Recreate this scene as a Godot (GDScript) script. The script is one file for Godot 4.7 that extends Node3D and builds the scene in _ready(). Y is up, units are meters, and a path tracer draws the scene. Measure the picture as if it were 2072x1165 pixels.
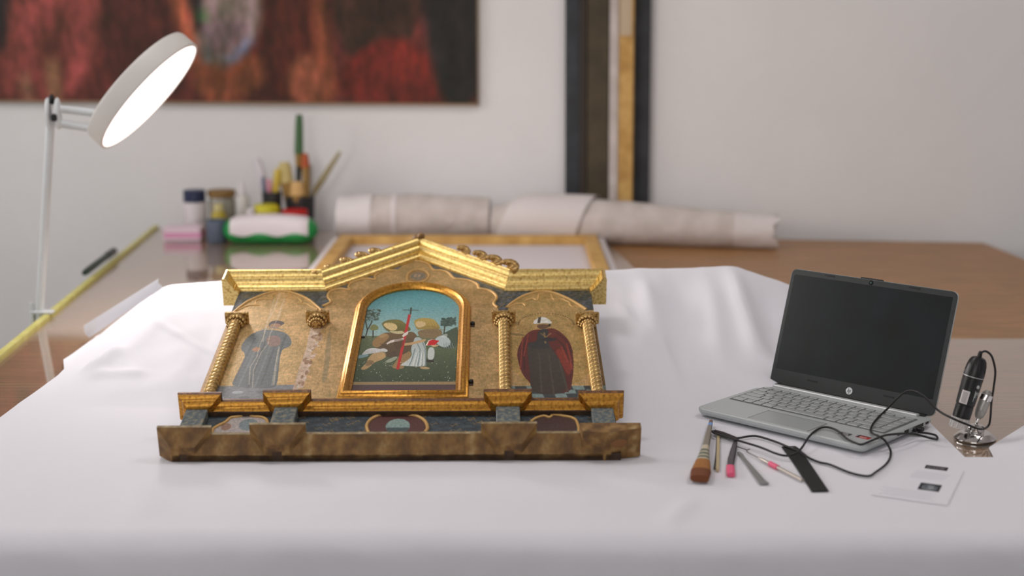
extends Node3D
# A restorer's work table: a gilded altarpiece on white paper, a laptop, a desk lamp, tools and studio clutter.
# Things are laid out in axes turned by TURN against the room (x to the right, y above the table top, -z away).
const TURN := 0.11153
const TABLE := 0.75
var taken := {}
var M := {}

func P(x: float, y: float, z: float) -> Vector3:
	return Basis(Vector3.UP, TURN) * Vector3(x, y, z) + Vector3(0, TABLE, 0)

func col(r: float, g: float, b: float, a := 1.0) -> Color:
	return Color(r / 255.0, g / 255.0, b / 255.0, a)

# ---------------------------------------------------------------- naming
func numbered(called: String) -> String:
	if not taken.has(called):
		taken[called] = 0
		return called
	taken[called] += 1
	return "%s_%03d" % [called, taken[called]]

func tag(o: Node, label: String, category: String, group := "", kind := "") -> void:
	if label: o.set_meta("label", label)
	if category: o.set_meta("category", category)
	if group: o.set_meta("group", group)
	if kind: o.set_meta("kind", kind)

func thing(called: String, label: String, category: String, at := Vector3.ZERO, turn := 0.0, group := "") -> Node3D:
	var o := Node3D.new()
	o.name = numbered(called)
	add_child(o)
	o.position = P(at.x, at.y, at.z)
	o.rotation.y = TURN + turn
	tag(o, label, category, group)
	return o

func part(called: String, mesh: Mesh, m: Material, parent: Node, xf := Transform3D.IDENTITY) -> MeshInstance3D:
	var o := MeshInstance3D.new()
	o.name = called
	o.mesh = mesh
	o.material_override = m
	o.transform = xf
	parent.add_child(o, true)
	return o

func struct(called: String, mesh: Mesh, m: Material, at := Vector3.ZERO) -> MeshInstance3D:
	var o := part(called, mesh, m, self, Transform3D(Basis.IDENTITY, at))
	o.set_meta("kind", "structure")
	return o

# ---------------------------------------------------------------- shapes
class Sh:
	var st := SurfaceTool.new()
	func _init() -> void:
		st.begin(Mesh.PRIMITIVE_TRIANGLES)
		st.set_smooth_group(-1)
	func g(n: int) -> void:
		st.set_smooth_group(n)
	func tri(a: Vector3, b: Vector3, c: Vector3) -> void:   # anticlockwise from outside
		st.add_vertex(a); st.add_vertex(c); st.add_vertex(b)
	func quad(a: Vector3, b: Vector3, c: Vector3, d: Vector3) -> void:
		tri(a, b, c); tri(a, c, d)
	func face(pts: Array, out: Vector3) -> void:            # a convex face that looks towards out
		var n: Vector3 = (pts[1] - pts[0]).cross(pts[2] - pts[0])
		for i in range(1, pts.size() - 1):
			if n.dot(out) >= 0: tri(pts[0], pts[i], pts[i + 1])
			else: tri(pts[0], pts[i + 1], pts[i])
	func done() -> ArrayMesh:
		st.generate_normals()
		return st.commit()
	func box(c: Vector3, s: Vector3, b := 0.0, xf := Transform3D.IDENTITY) -> Sh:
		g(-1)
		var h := s / 2
		b = minf(b, minf(h.x, minf(h.y, h.z)) * 0.98)
		var v := func(k: Vector3, ax: int) -> Vector3:
			var p := Vector3(k.x * (h.x - b), k.y * (h.y - b), k.z * (h.z - b))
			p[ax] = k[ax] * h[ax]
			return xf * (c + p)
		for ax in 3:
			var a1 := (ax + 1) % 3
			var a2 := (ax + 2) % 3
			for s0 in [-1.0, 1.0]:
				var q := []
				for e in [[-1, -1], [1, -1], [1, 1], [-1, 1]]:
					var k := Vector3.ZERO
					k[ax] = s0; k[a1] = e[0]; k[a2] = e[1]
					q.append(v.call(k, ax))
				var o := Vector3.ZERO
				o[ax] = s0
				face(q, xf.basis * o)
		if b > 0.0:
			for ax in 3:
				var a1 := (ax + 1) % 3
				var a2 := (ax + 2) % 3
				for s1 in [-1.0, 1.0]:
					for s2 in [-1.0, 1.0]:
						var k0 := Vector3.ZERO
						k0[a1] = s1; k0[a2] = s2; k0[ax] = -1
						var k1 := k0
						k1[ax] = 1
						var o := Vector3.ZERO
						o[a1] = s1; o[a2] = s2
						face([v.call(k0, a1), v.call(k1, a1), v.call(k1, a2), v.call(k0, a2)], xf.basis * o)
			for sx in [-1.0, 1.0]:
				for sy in [-1.0, 1.0]:
					for sz in [-1.0, 1.0]:
						var k := Vector3(sx, sy, sz)
						face([v.call(k, 0), v.call(k, 1), v.call(k, 2)], xf.basis * k)
		return self
	func lathe(prof: Array, seg: int, xf := Transform3D.IDENTITY, sharp := 0.7, a0 := 0.0, a1 := TAU) -> Sh:   # prof: Vector2(radius, height), upwards along the outside
		var grp := 1
		for i in prof.size() - 1:
			var p: Vector2 = prof[i]
			var q: Vector2 = prof[i + 1]
			if i > 0:
				var was: Vector2 = (p - prof[i - 1])
				if absf(was.angle_to(q - p)) > sharp: grp += 1
			g(grp)
			for k in seg:
				var t0 := lerpf(a0, a1, float(k) / seg)
				var t1 := lerpf(a0, a1, float(k + 1) / seg)
				var d0 := Vector3(sin(t0), 0, cos(t0))
				var d1 := Vector3(sin(t1), 0, cos(t1))
				var A: Vector3 = xf * (d0 * p.x + Vector3(0, p.y, 0))
				var B: Vector3 = xf * (d1 * p.x + Vector3(0, p.y, 0))
				var C: Vector3 = xf * (d1 * q.x + Vector3(0, q.y, 0))
				var D: Vector3 = xf * (d0 * q.x + Vector3(0, q.y, 0))
				if p.x > 1e-6: tri(A, B, C) if q.x > 1e-6 else tri(A, B, D)
				if q.x > 1e-6: tri(A, C, D)
		g(-1)
		return self
	func ell(c: Vector3, r: Vector3, basis := Basis.IDENTITY, seg := 14, rings := 8) -> Sh:
		var prof := []
		for i in rings + 1:
			var t := PI * i / rings - PI / 2
			prof.append(Vector2(cos(t) if i > 0 and i < rings else 0.0, sin(t)))
		return lathe(prof, seg, Transform3D(basis * Basis.from_scale(r), c), 3.0)
	func tube(path: Array, rad, seg := 8, caps := true, flat := 1.0) -> Sh:
		var n := path.size()
		var up := Vector3.UP
		var rings := []
		var last_t := Vector3.ZERO
		for i in n:
			var t: Vector3 = (path[mini(i + 1, n - 1)] - path[maxi(i - 1, 0)]).normalized()
			if i == 0:
				up = Vector3.UP if absf(t.y) < 0.9 else Vector3.RIGHT
			up = (up - t * up.dot(t)).normalized()
			var side := t.cross(up)
			var r: float = rad[i] if rad is Array else rad
			var ring := []
			for k in seg:
				var a := TAU * k / seg
				ring.append(path[i] + side * cos(a) * r * flat + up * sin(a) * r)
			rings.append(ring)
			last_t = t
		g(1)
		for i in n - 1:
			for k in seg:
				var m := (k + 1) % seg
				quad(rings[i][m], rings[i][k], rings[i + 1][k], rings[i + 1][m])
		g(-1)
		if caps:
			face(rings[0], path[0] - path[1])
			face(rings[n - 1], path[n - 1] - path[n - 2])
		return self
	func prism(poly: PackedVector2Array, h0: float, h1: float, map: Callable, bottom := true) -> Sh:   # map(Vector2, height)
		g(-1)
		var idx := Geometry2D.triangulate_polygon(poly)
		var up: Vector3 = map.call(Vector2.ZERO, 1.0) - map.call(Vector2.ZERO, 0.0)
		for i in range(0, idx.size(), 3):
			face([map.call(poly[idx[i]], h1), map.call(poly[idx[i + 1]], h1), map.call(poly[idx[i + 2]], h1)], up)
			if bottom: face([map.call(poly[idx[i]], h0), map.call(poly[idx[i + 1]], h0), map.call(poly[idx[i + 2]], h0)], -up)
		var s := -1.0 if Geometry2D.is_polygon_clockwise(poly) else 1.0
		for i in poly.size():
			var a := poly[i]
			var b := poly[(i + 1) % poly.size()]
			var o2 := Vector2(b.y - a.y, a.x - b.x) * s
			if a.distance_to(b) < 1e-7: continue
			face([map.call(a, h0), map.call(b, h0), map.call(b, h1), map.call(a, h1)], map.call(o2, 0.0) - map.call(Vector2.ZERO, 0.0))
		return self
	# a moulding: prof (offset to the left of the path, height) swept along a plan path with mitres
	func mould(plan: Array, prof: Array, map: Callable, closed := false, i0 := 0, i1 := 9999, caps := true) -> Sh:
		var n := plan.size()
		var mit := []
		for i in n:
			var a: Vector2 = plan[i] - plan[(i - 1 + n) % n] if closed or i > 0 else plan[1] - plan[0]
			var b: Vector2 = plan[(i + 1) % n] - plan[i] if closed or i < n - 1 else plan[n - 1] - plan[n - 2]
			var na := Vector2(-a.y, a.x).normalized()
			var nb := Vector2(-b.y, b.x).normalized()
			var m := (na + nb).normalized()
			mit.append(m / maxf(m.dot(na), 0.3))
		var area := 0.0
		for j in prof.size():
			area += prof[j].cross(prof[(j + 1) % prof.size()])
		var o: Vector3 = map.call(Vector2.ZERO, 0.0)
		var X: Vector3 = map.call(Vector2.RIGHT, 0.0) - o
		var Y: Vector3 = map.call(Vector2.DOWN, 0.0) - o
		var Z: Vector3 = map.call(Vector2.ZERO, 1.0) - o
		var flip := (X.cross(Y).dot(Z) > 0) == (area > 0)
		var last := mini(i1, n if closed else n - 1)
		for i in range(i0, last):
			var k := (i + 1) % n
			var grp := 1
			for j in prof.size() - 1:
				if j > 0 and absf((prof[j] - prof[j - 1]).angle_to(prof[j + 1] - prof[j])) > 0.62: grp += 1
				g(grp + 64 * (0 if closed and n > 12 else i + 1))
				var A: Vector3 = map.call(plan[i] + mit[i] * prof[j].x, prof[j].y)
				var B: Vector3 = map.call(plan[k] + mit[k] * prof[j].x, prof[j].y)
				var C: Vector3 = map.call(plan[k] + mit[k] * prof[j + 1].x, prof[j + 1].y)
				var D: Vector3 = map.call(plan[i] + mit[i] * prof[j + 1].x, prof[j + 1].y)
				if flip: quad(D, C, B, A)
				else: quad(A, B, C, D)
		g(-1)
		if caps and not closed:
			for e in [[i0, -1.0], [last, 1.0]]:
				var at: int = e[0]
				var q := PackedVector2Array()
				for p in prof: q.append(p)
				var idx := Geometry2D.triangulate_polygon(q)
				var dir: Vector2 = (plan[mini(at + 1, n - 1)] - plan[maxi(at - 1, 0)]).normalized() * e[1]
				var out: Vector3 = map.call(dir, 0.0) - o
				for t in range(0, idx.size(), 3):
					var f := []
					for u in 3:
						var p: Vector2 = q[idx[t + u]]
						f.append(map.call(plan[at] + mit[at] * p.x, p.y))
					face(f, out)
		return self

func spline(pts: Array, per := 6) -> Array:
	var out := []
	for i in pts.size() - 1:
		var a = pts[maxi(i - 1, 0)]
		var b = pts[i]
		var c = pts[i + 1]
		var d = pts[mini(i + 2, pts.size() - 1)]
		for k in per:
			out.append(b.cubic_interpolate(c, a, d, float(k) / per))
	out.append(pts[-1])
	return out

func rounded(w: float, d: float, r: float, seg := 6) -> PackedVector2Array:
	var o := PackedVector2Array()
	for c in [[1, 1, 0.0], [-1, 1, PI / 2], [-1, -1, PI], [1, -1, 1.5 * PI]]:
		for k in seg + 1:
			var a: float = c[2] + PI / 2 * k / seg
			o.append(Vector2(c[0] * (w / 2 - r) + cos(a) * r, c[1] * (d / 2 - r) + sin(a) * r))
	return o

# ---------------------------------------------------------------- materials
func noise_tex(freq: float, ramp: Array, seed_: int, size := 512, kind := FastNoiseLite.TYPE_SIMPLEX_SMOOTH, octaves := 4, bump := false) -> NoiseTexture2D:
	var n := FastNoiseLite.new()
	n.seed = seed_
	n.noise_type = kind
	n.frequency = freq
	n.fractal_octaves = octaves
	var t := NoiseTexture2D.new()
	t.width = size; t.height = size
	t.seamless = true
	t.noise = n
	t.as_normal_map = bump
	if ramp:
		var gr := Gradient.new()
		var o := PackedFloat32Array()
		var c := PackedColorArray()
		for r in ramp:
			o.append(r[0]); c.append(r[1])
		gr.offsets = o
		gr.colors = c
		t.color_ramp = gr
	return t

func mat(c: Color, rough := 0.6, metal := 0.0) -> StandardMaterial3D:
	var m := StandardMaterial3D.new()
	m.albedo_color = c
	m.roughness = rough
	m.metallic = metal
	return m

func tri_mat(t: Texture2D, scale: float, rough := 0.6, metal := 0.0, world := false) -> StandardMaterial3D:
	var m := mat(Color.WHITE, rough, metal)
	m.albedo_texture = t
	m.uv1_triplanar = true
	m.uv1_world_triplanar = world
	m.uv1_scale = Vector3.ONE * scale
	return m

func bumped(m: StandardMaterial3D, t: Texture2D, cm: float) -> StandardMaterial3D:
	m.heightmap_enabled = true
	m.heightmap_texture = t
	m.heightmap_scale = cm
	return m

# ---------------------------------------------------------------- paint
class Art:
	var w: int
	var h: int
	var img: Image
	func _init(w_: int, h_: int, c: Color) -> void:
		w = w_; h = h_
		img = Image.create(w, h, false, Image.FORMAT_RGBA8)
		img.fill(c)
	func rows(pts: Array, c: Color, top = null) -> void:   # fills a polygon given as x, y, x, y ... in parts of the picture
		var n := pts.size() / 2
		var y0 := 1e9
		var y1 := -1e9
		for i in n:
			y0 = minf(y0, pts[2 * i + 1] * h); y1 = maxf(y1, pts[2 * i + 1] * h)
		for y in range(maxi(0, int(y0)), mini(h, int(y1) + 1)):
			var xs := []
			var yc := y + 0.5
			for i in n:
				var k := (i + 1) % n
				var ya: float = pts[2 * i + 1] * h
				var yb: float = pts[2 * k + 1] * h
				if (ya <= yc) != (yb <= yc):
					xs.append((pts[2 * i] + (pts[2 * k] - pts[2 * i]) * (yc - ya) / (yb - ya)) * w)
			xs.sort()
			var cc := c if top == null else (top as Color).lerp(c, clampf((yc - y0) / maxf(y1 - y0, 1.0), 0, 1))
			for i in range(0, xs.size() - 1, 2):
				var a := maxi(0, roundi(xs[i]))
				var b := mini(w, roundi(xs[i + 1]))
				if b <= a: continue
				if cc.a >= 1.0: img.fill_rect(Rect2i(a, y, b - a, 1), cc)
				else:
					for x in range(a, b): img.set_pixel(x, y, img.get_pixel(x, y).blend(cc))
	func smooth(pts: Array, c: Color, top = null) -> void:  # the same with its corners rounded
		var q := pts
		for r in 2:
			var o := []
			var n := q.size() / 2
			for i in n:
				var k := (i + 1) % n
				o.append(q[2 * i] * 0.75 + q[2 * k] * 0.25); o.append(q[2 * i + 1] * 0.75 + q[2 * k + 1] * 0.25)
				o.append(q[2 * i] * 0.25 + q[2 * k] * 0.75); o.append(q[2 * i + 1] * 0.25 + q[2 * k + 1] * 0.75)
			q = o
		rows(q, c, top)
	func stroke(pts: Array, wd: float, c: Color) -> void:   # wd in parts of the width
		for i in range(0, pts.size() - 2, 2):
			var a := Vector2(pts[i] * w, pts[i + 1] * h)
			var b := Vector2(pts[i + 2] * w, pts[i + 3] * h)
			var d := (b - a).normalized()
			var m := Vector2(-d.y, d.x) * wd * w / 2
			a -= d * wd * w * 0.2; b += d * wd * w * 0.2
			var q := []
			for p in [a + m, b + m, b - m, a - m]:
				q.append(p.x / w); q.append(p.y / h)
			rows(q, c)
	func oval(cx: float, cy: float, rx: float, ry: float, c: Color, top = null) -> void:
		var q := []
		for i in 24:
			q.append(cx + cos(TAU * i / 24) * rx); q.append(cy + sin(TAU * i / 24) * ry)
		rows(q, c, top)
	func grain(fx: float, fy: float, amount: float, seed_: int, tint := 0.0) -> void:   # brightness noise, finer across than along when fx > fy
		var n := FastNoiseLite.new()
		n.seed = seed_
		n.frequency = 1.0
		n.fractal_octaves = 4
		var d := img.get_data()
		var i := 0
		for y in h:
			for x in w:
				var f := n.get_noise_2d(x * fx, y * fy) * amount
				d[i] = clampi(int(d[i] * (1.0 + f)), 0, 255)
				d[i + 1] = clampi(int(d[i + 1] * (1.0 + f * (1.0 - tint))), 0, 255)
				d[i + 2] = clampi(int(d[i + 2] * (1.0 + f * (1.0 + tint))), 0, 255)
				i += 4
		img = Image.create_from_data(w, h, false, Image.FORMAT_RGBA8, d)
	func tex() -> ImageTexture:
		return ImageTexture.create_from_image(img)

# a flat painted plate: polygon in (u, v), lying at height w, with texture over the box u0..u1, v0..v1
func plate(poly: PackedVector2Array, lift: float, box: Rect2) -> ArrayMesh:
	var st := SurfaceTool.new()
	st.begin(Mesh.PRIMITIVE_TRIANGLES)
	var idx := Geometry2D.triangulate_polygon(poly)
	for i in range(0, idx.size(), 3):
		var a := poly[idx[i]]
		var b := poly[idx[i + 1]]
		var c := poly[idx[i + 2]]
		if (b - a).cross(c - a) > 0:
			var t := b
			b = c
			c = t
		for p: Vector2 in [a, b, c]:     # clockwise from above
			st.set_uv(Vector2((p.x - box.position.x) / box.size.x, 1.0 - (p.y - box.position.y) / box.size.y))
			st.set_normal(Vector3.UP)
			st.add_vertex(Vector3(p.x, lift, -p.y))
	return st.commit()

var A := {
	"hill": [0.763,0.527,0.826,0.478,0.942,0.42,0.975,0.412,0.986,0.623,0.771,0.622],
	"pool": [0.014,0.682,0.134,0.667,0.107,0.698,0.012,0.713],
	"treeA": [0.061,0.5,0.067,0.443,0.036,0.367,0.024,0.324],
	"treeA2": [0.067,0.443,0.096,0.367,0.094,0.307],
	"fol1": [-0.013,0.29,0.005,0.251,0.055,0.237,0.103,0.26,0.156,0.316,0.169,0.342,0.119,0.35,0.09,0.333,0.04,0.342,-0.005,0.333],
	"treeB": [0.136,0.517,0.118,0.41],
	"fol2": [0.081,0.426,0.108,0.384,0.152,0.393,0.183,0.426,0.153,0.447,0.102,0.447],
	"treeC": [0.835,0.486,0.839,0.42,0.828,0.386],
	"fol3": [0.794,0.386,0.824,0.335,0.893,0.318,0.937,0.336,0.948,0.387,0.881,0.403,0.839,0.416],
	"hairL": [0.196,0.376,0.239,0.346,0.315,0.336,0.385,0.343,0.423,0.368,0.47,0.402,0.514,0.452,0.418,0.46,0.387,0.481,0.31,0.475,0.236,0.435,0.208,0.393],
	"faceL": [0.211,0.386,0.251,0.368,0.321,0.375,0.359,0.4,0.365,0.431,0.34,0.45,0.297,0.448,0.247,0.422],
	"collarL": [0.279,0.448,0.35,0.458,0.425,0.45,0.444,0.475,0.387,0.483,0.309,0.47],
	"bodyL": [0.265,0.46,0.179,0.501,0.126,0.557,0.156,0.609,0.225,0.621,0.301,0.633,0.268,0.683,0.337,0.708,0.526,0.653,0.527,0.558,0.584,0.51,0.519,0.452,0.437,0.478,0.353,0.483],
	"shoulderL": [0.258,0.468,0.187,0.497,0.133,0.549,0.147,0.601,0.207,0.614,0.256,0.557,0.307,0.509],
	"legL1": [0.228,0.643,0.314,0.668,0.273,0.718,0.188,0.744,0.152,0.789,0.105,0.815,0.062,0.803,0.11,0.759,0.127,0.698,0.165,0.66],
	"legL2": [0.428,0.66,0.524,0.637,0.536,0.699,0.475,0.767,0.481,0.808,0.351,0.798,0.391,0.745],
	"wrapL": [0.27,0.744,0.375,0.691,0.417,0.699,0.344,0.752],
	"lamb": [0.063,0.659,0.1,0.62,0.165,0.613,0.225,0.625,0.257,0.615,0.302,0.633,0.296,0.654,0.245,0.646,0.19,0.661,0.118,0.669,0.055,0.681],
	"hairR": [0.522,0.353,0.556,0.329,0.642,0.322,0.721,0.335,0.772,0.386,0.802,0.438,0.687,0.438,0.602,0.438,0.564,0.444,0.53,0.386],
	"faceR": [0.535,0.37,0.576,0.352,0.638,0.367,0.65,0.393,0.605,0.421,0.556,0.418],
	"torsoR": [0.573,0.448,0.687,0.432,0.811,0.438,0.823,0.494,0.738,0.531,0.611,0.52,0.573,0.485],
	"robeR": [0.551,0.51,0.61,0.517,0.672,0.591,0.688,0.779,0.607,0.786,0.46,0.775,0.435,0.771,0.548,0.699,0.522,0.622,0.54,0.558],
	"sleeveR": [0.738,0.531,0.828,0.486,0.902,0.535,0.91,0.583,0.857,0.616,0.785,0.591],
	"armR": [0.423,0.57,0.499,0.568,0.58,0.549,0.662,0.526,0.664,0.551,0.583,0.574,0.485,0.592,0.434,0.595],
	"bookE": [0.664,0.592,0.685,0.547,0.721,0.533,0.794,0.549,0.755,0.591],
	"book": [0.681,0.591,0.693,0.551,0.726,0.536,0.794,0.549,0.755,0.588],
	"skirtR": [0.69,0.606,0.757,0.613,0.759,0.727,0.69,0.727],
	"shoeR": [0.683,0.723,0.756,0.723,0.756,0.746,0.687,0.745],
	"handR": [0.71,0.591,0.759,0.583,0.805,0.591,0.745,0.611],
	"feetR": [0.623,0.79,0.679,0.783,0.729,0.797,0.714,0.809,0.641,0.805],
	"staff": [0.456,0.287,0.484,0.289,0.434,0.81,0.407,0.807],
	"crossV": [0.477,0.217,0.478,0.284],
	"crossH": [0.397,0.24,0.554,0.244],
	"scrollA": [0.275,0.572,0.312,0.546,0.361,0.532,0.443,0.522,0.441,0.542,0.38,0.555,0.315,0.566,0.289,0.583],
	"scrollB": [0.422,0.501,0.437,0.477,0.481,0.454,0.476,0.485,0.434,0.514],
	"horizon": [-0.067,0.492,0.971,0.495],
	"band": [0.008,0.927,0.97,0.936],
	"band2": [0.008,0.939,0.964,0.945],
	"foldA": [0.573,0.558,0.614,0.63,0.606,0.775],
	"foldB": [0.622,0.542,0.663,0.622,0.682,0.776],
	"foldC": [0.564,0.622,0.544,0.73,0.525,0.775],
	"nicheL": [-0.002,0.469,0.01,0.419,0.03,0.361,0.055,0.321,0.085,0.289,0.118,0.277,0.157,0.293,0.196,0.33,0.226,0.378,0.247,0.417],
	"nicheR": [0.758,0.401,0.777,0.362,0.806,0.318,0.838,0.292,0.866,0.284,0.897,0.297,0.933,0.337,0.962,0.382,0.98,0.415],
	"multi": [0.247,0.388,0.267,0.358,0.258,0.329,0.254,0.301,0.262,0.273,0.286,0.261,0.313,0.268,0.307,0.248,0.312,0.216,0.332,0.194,0.356,0.184,0.38,0.191,0.376,0.168,0.384,0.142,0.405,0.122,0.439,0.12],
	"multi2": [0.46,0.055,0.48,0.043,0.505,0.048,0.529,0.071,0.546,0.116,0.57,0.122,0.591,0.14,0.609,0.183,0.63,0.191,0.656,0.203,0.677,0.23,0.682,0.26,0.706,0.272,0.723,0.294,0.732,0.328,0.723,0.371,0.734,0.4],
	"robeSt": [0.057,0.664,0.071,0.58,0.096,0.549,0.116,0.544,0.147,0.551,0.173,0.573,0.191,0.623,0.189,0.658,0.168,0.673,0.175,0.773,0.186,0.892,0.17,0.904,0.068,0.897,0.077,0.831,0.084,0.706],
	"headSt": [0.112,0.511,0.118,0.488,0.135,0.483,0.151,0.491,0.157,0.507,0.146,0.522,0.137,0.543,0.121,0.537],
	"faceSt": [0.116,0.522,0.123,0.503,0.144,0.506,0.148,0.518,0.139,0.54,0.123,0.54],
	"bookSt": [0.116,0.587,0.155,0.584,0.165,0.651,0.131,0.658],
	"handSt": [0.092,0.665,0.108,0.654,0.116,0.672,0.107,0.689,0.093,0.682],
	"stripSt": [0.158,0.651,0.164,0.658,0.179,0.888,0.17,0.888],
	"floorL": [0.034,0.89,0.227,0.883,0.229,0.92,0.17,0.925,0.178,0.968,0.062,0.976,0.034,0.936],
	"scar": [0.231,0.5,0.255,0.501,0.25,0.581,0.247,0.666,0.251,0.747,0.253,0.819,0.251,0.901,0.229,0.901,0.227,0.832,0.229,0.76,0.233,0.666,0.23,0.581],
	"smear": [0.277,0.56,0.289,0.56,0.304,0.774,0.305,0.871,0.293,0.871,0.29,0.774],
	"paleC": [0.106,0.285,0.138,0.285,0.139,0.447,0.134,0.544,0.116,0.544,0.11,0.408],
	"scr0": [0.116,0.289,0.116,0.408,0.108,0.485,0.111,0.58,0.109,0.644,0.111,0.719,0.103,0.779,0.115,0.882],
	"scr1": [0.134,0.329,0.133,0.47,0.126,0.573,0.129,0.637,0.119,0.692,0.114,0.799,0.126,0.9],
	"scr2": [0.105,0.321,0.109,0.447,0.109,0.558,0.114,0.623],
	"scr3": [0.161,0.665,0.165,0.76,0.176,0.882],
	"cope": [0.811,0.575,0.794,0.628,0.782,0.697,0.786,0.765,0.796,0.837,0.816,0.884,0.816,0.937,0.909,0.938,0.917,0.882,0.928,0.773,0.928,0.643,0.906,0.572,0.88,0.536,0.858,0.551,0.831,0.549],
	"robeB": [0.813,0.642,0.868,0.643,0.883,0.705,0.902,0.805,0.906,0.941,0.813,0.946,0.814,0.804,0.81,0.698],
	"chest": [0.84,0.553,0.873,0.542,0.862,0.614,0.87,0.643,0.867,0.671,0.837,0.674,0.812,0.663,0.813,0.632,0.838,0.632],
	"mitre": [0.829,0.501,0.842,0.471,0.861,0.462,0.878,0.489,0.882,0.513,0.859,0.507,0.832,0.514],
	"mitreB": [0.845,0.469,0.853,0.464,0.849,0.506,0.841,0.508],
	"faceB": [0.835,0.516,0.878,0.516,0.869,0.542,0.846,0.551],
	"copeF": [0.897,0.671,0.882,0.684,0.896,0.766,0.91,0.844,0.92,0.805,0.924,0.712],
	"halo": [0.798,0.512,0.812,0.471,0.84,0.451,0.867,0.449,0.894,0.46,0.91,0.487,0.907,0.52],
	"floorR": [0.763,0.896,0.966,0.895,0.971,0.923,0.933,0.925,0.925,0.969,0.81,0.968,0.812,0.931,0.762,0.921],
	"smearR": [0.766,0.572,0.792,0.575,0.814,0.593,0.786,0.591,0.766,0.584],
	"med": [0.474,0.206,0.471,0.159,0.481,0.127,0.501,0.113,0.522,0.124,0.534,0.159,0.525,0.198,0.503,0.213],
	"lobL1": [0.01,0.419,0.024,0.4,0.042,0.379,0.071,0.377],
	"lobL2": [0.061,0.373,0.057,0.345,0.075,0.331,0.102,0.332],
	"lobL3": [0.102,0.332,0.098,0.305,0.115,0.282],
	"lobL4": [0.141,0.289,0.153,0.326,0.174,0.331,0.187,0.358],
	"lobL5": [0.174,0.366,0.2,0.368,0.213,0.386,0.235,0.409],
	"lobR1": [0.763,0.401,0.78,0.378,0.802,0.37,0.812,0.386],
	"lobR2": [0.81,0.354,0.831,0.334,0.846,0.347,0.85,0.318],
	"lobR3": [0.85,0.318,0.853,0.301,0.868,0.294],
	"lobR4": [0.885,0.302,0.893,0.343,0.914,0.339,0.935,0.363],
	"lobR5": [0.935,0.363,0.94,0.391,0.961,0.395,0.979,0.415],
	"pmL": [0.077,0.67,0.072,0.506,0.08,0.407,0.094,0.307,0.104,0.172,0.122,0.139,0.138,0.088,0.155,0.134,0.175,0.159,0.192,0.278,0.202,0.676],
	"pmC": [0.431,0.622,0.423,0.423,0.429,0.256,0.444,0.137,0.463,0.087,0.486,0.071],
	"pmC2": [0.486,0.087,0.509,0.098,0.535,0.142,0.556,0.281,0.564,0.487,0.558,0.604],
	"pmCo": [0.467,0.525,0.465,0.392,0.474,0.258,0.487,0.191],
	"pmCo2": [0.487,0.209,0.505,0.227,0.519,0.314,0.523,0.417,0.519,0.552],
	"pmR": [0.801,0.328,0.813,0.225,0.833,0.156,0.846,0.198,0.856,0.122,0.879,0.158,0.898,0.211,0.909,0.333,0.903,0.671,0.825,0.667],
}
var CANVAS := [
	[74, 37, 27, [0.403, 0.683, 0.544, 0.683, 0.544, 0.893, 0.512, 1.003, 0.407, 1.003, 0.395, 0.846]],
	[134, 66, 57, [0.25, 0.683, 0.403, 0.683, 0.395, 0.858, 0.343, 1.003, 0.222, 1.003, 0.23, 0.893]],
	[152, 100, 80, [0.254, 0.928, 0.27, 0.916, 0.282, 1.0, 0.258, 1.0]],
	[160, 108, 82, [0.298, 0.893, 0.323, 0.881, 0.327, 1.0, 0.302, 1.0]],
	[38, 30, 28, [0.222, 0.683, 0.25, 0.683, 0.238, 0.823, 0.228, 0.881, 0.218, 0.881]],
	[148, 82, 54, [0.5, 0.683, 0.544, 0.683, 0.556, 0.858, 0.564, 0.928, 0.544, 0.928, 0.528, 0.846]],
	[120, 68, 42, [0.544, 0.893, 0.673, 0.869, 0.665, 0.951, 0.608, 1.003, 0.544, 0.986]],
	[134, 118, 108, [0.538, 0.683, 0.656, 0.683, 0.661, 0.788, 0.647, 0.852, 0.623, 0.89, 0.596, 0.904, 0.564, 0.902, 0.553, 0.846]],
	[112, 94, 92, [0.564, 0.799, 0.64, 0.788, 0.624, 0.864, 0.592, 0.893, 0.568, 0.887]],
	[44, 36, 30, [0.534, 0.683, 0.56, 0.683, 0.566, 0.811, 0.56, 0.84, 0.548, 0.799]],
	[70, 116, 58, [0.553, 0.778, 0.564, 0.771, 0.573, 0.783, 0.568, 0.797, 0.557, 0.795]],
	[92, 112, 140, [0.588, 0.902, 0.616, 0.883, 0.64, 0.834, 0.648, 0.834, 0.624, 0.89, 0.596, 0.907]],
	[92, 116, 140, [0.56, 0.858, 0.568, 0.902, 0.563, 0.902, 0.555, 0.858]],
	[82, 38, 25, [0.66, 0.683, 0.745, 0.683, 0.753, 0.893, 0.713, 1.003, 0.656, 0.963]],
	[132, 72, 46, [0.737, 0.683, 0.757, 0.683, 0.773, 0.893, 0.781, 1.003, 0.705, 1.003, 0.745, 0.916]],
	[134, 78, 52, [0.697, 0.904, 0.737, 0.858, 0.769, 0.986, 0.697, 1.001]],
	[62, 42, 30, [0.763, 0.683, 0.914, 0.683, 0.906, 0.846, 0.85, 0.869, 0.785, 0.893]],
	[110, 40, 28, [0.785, 0.893, 0.866, 0.823, 0.922, 0.869, 0.97, 1.001, 0.777, 1.001]],
	[40, 36, 31, [0.906, 0.683, 1.006, 0.683, 1.006, 1.003, 0.946, 1.003, 0.924, 0.869]],
]

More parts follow.
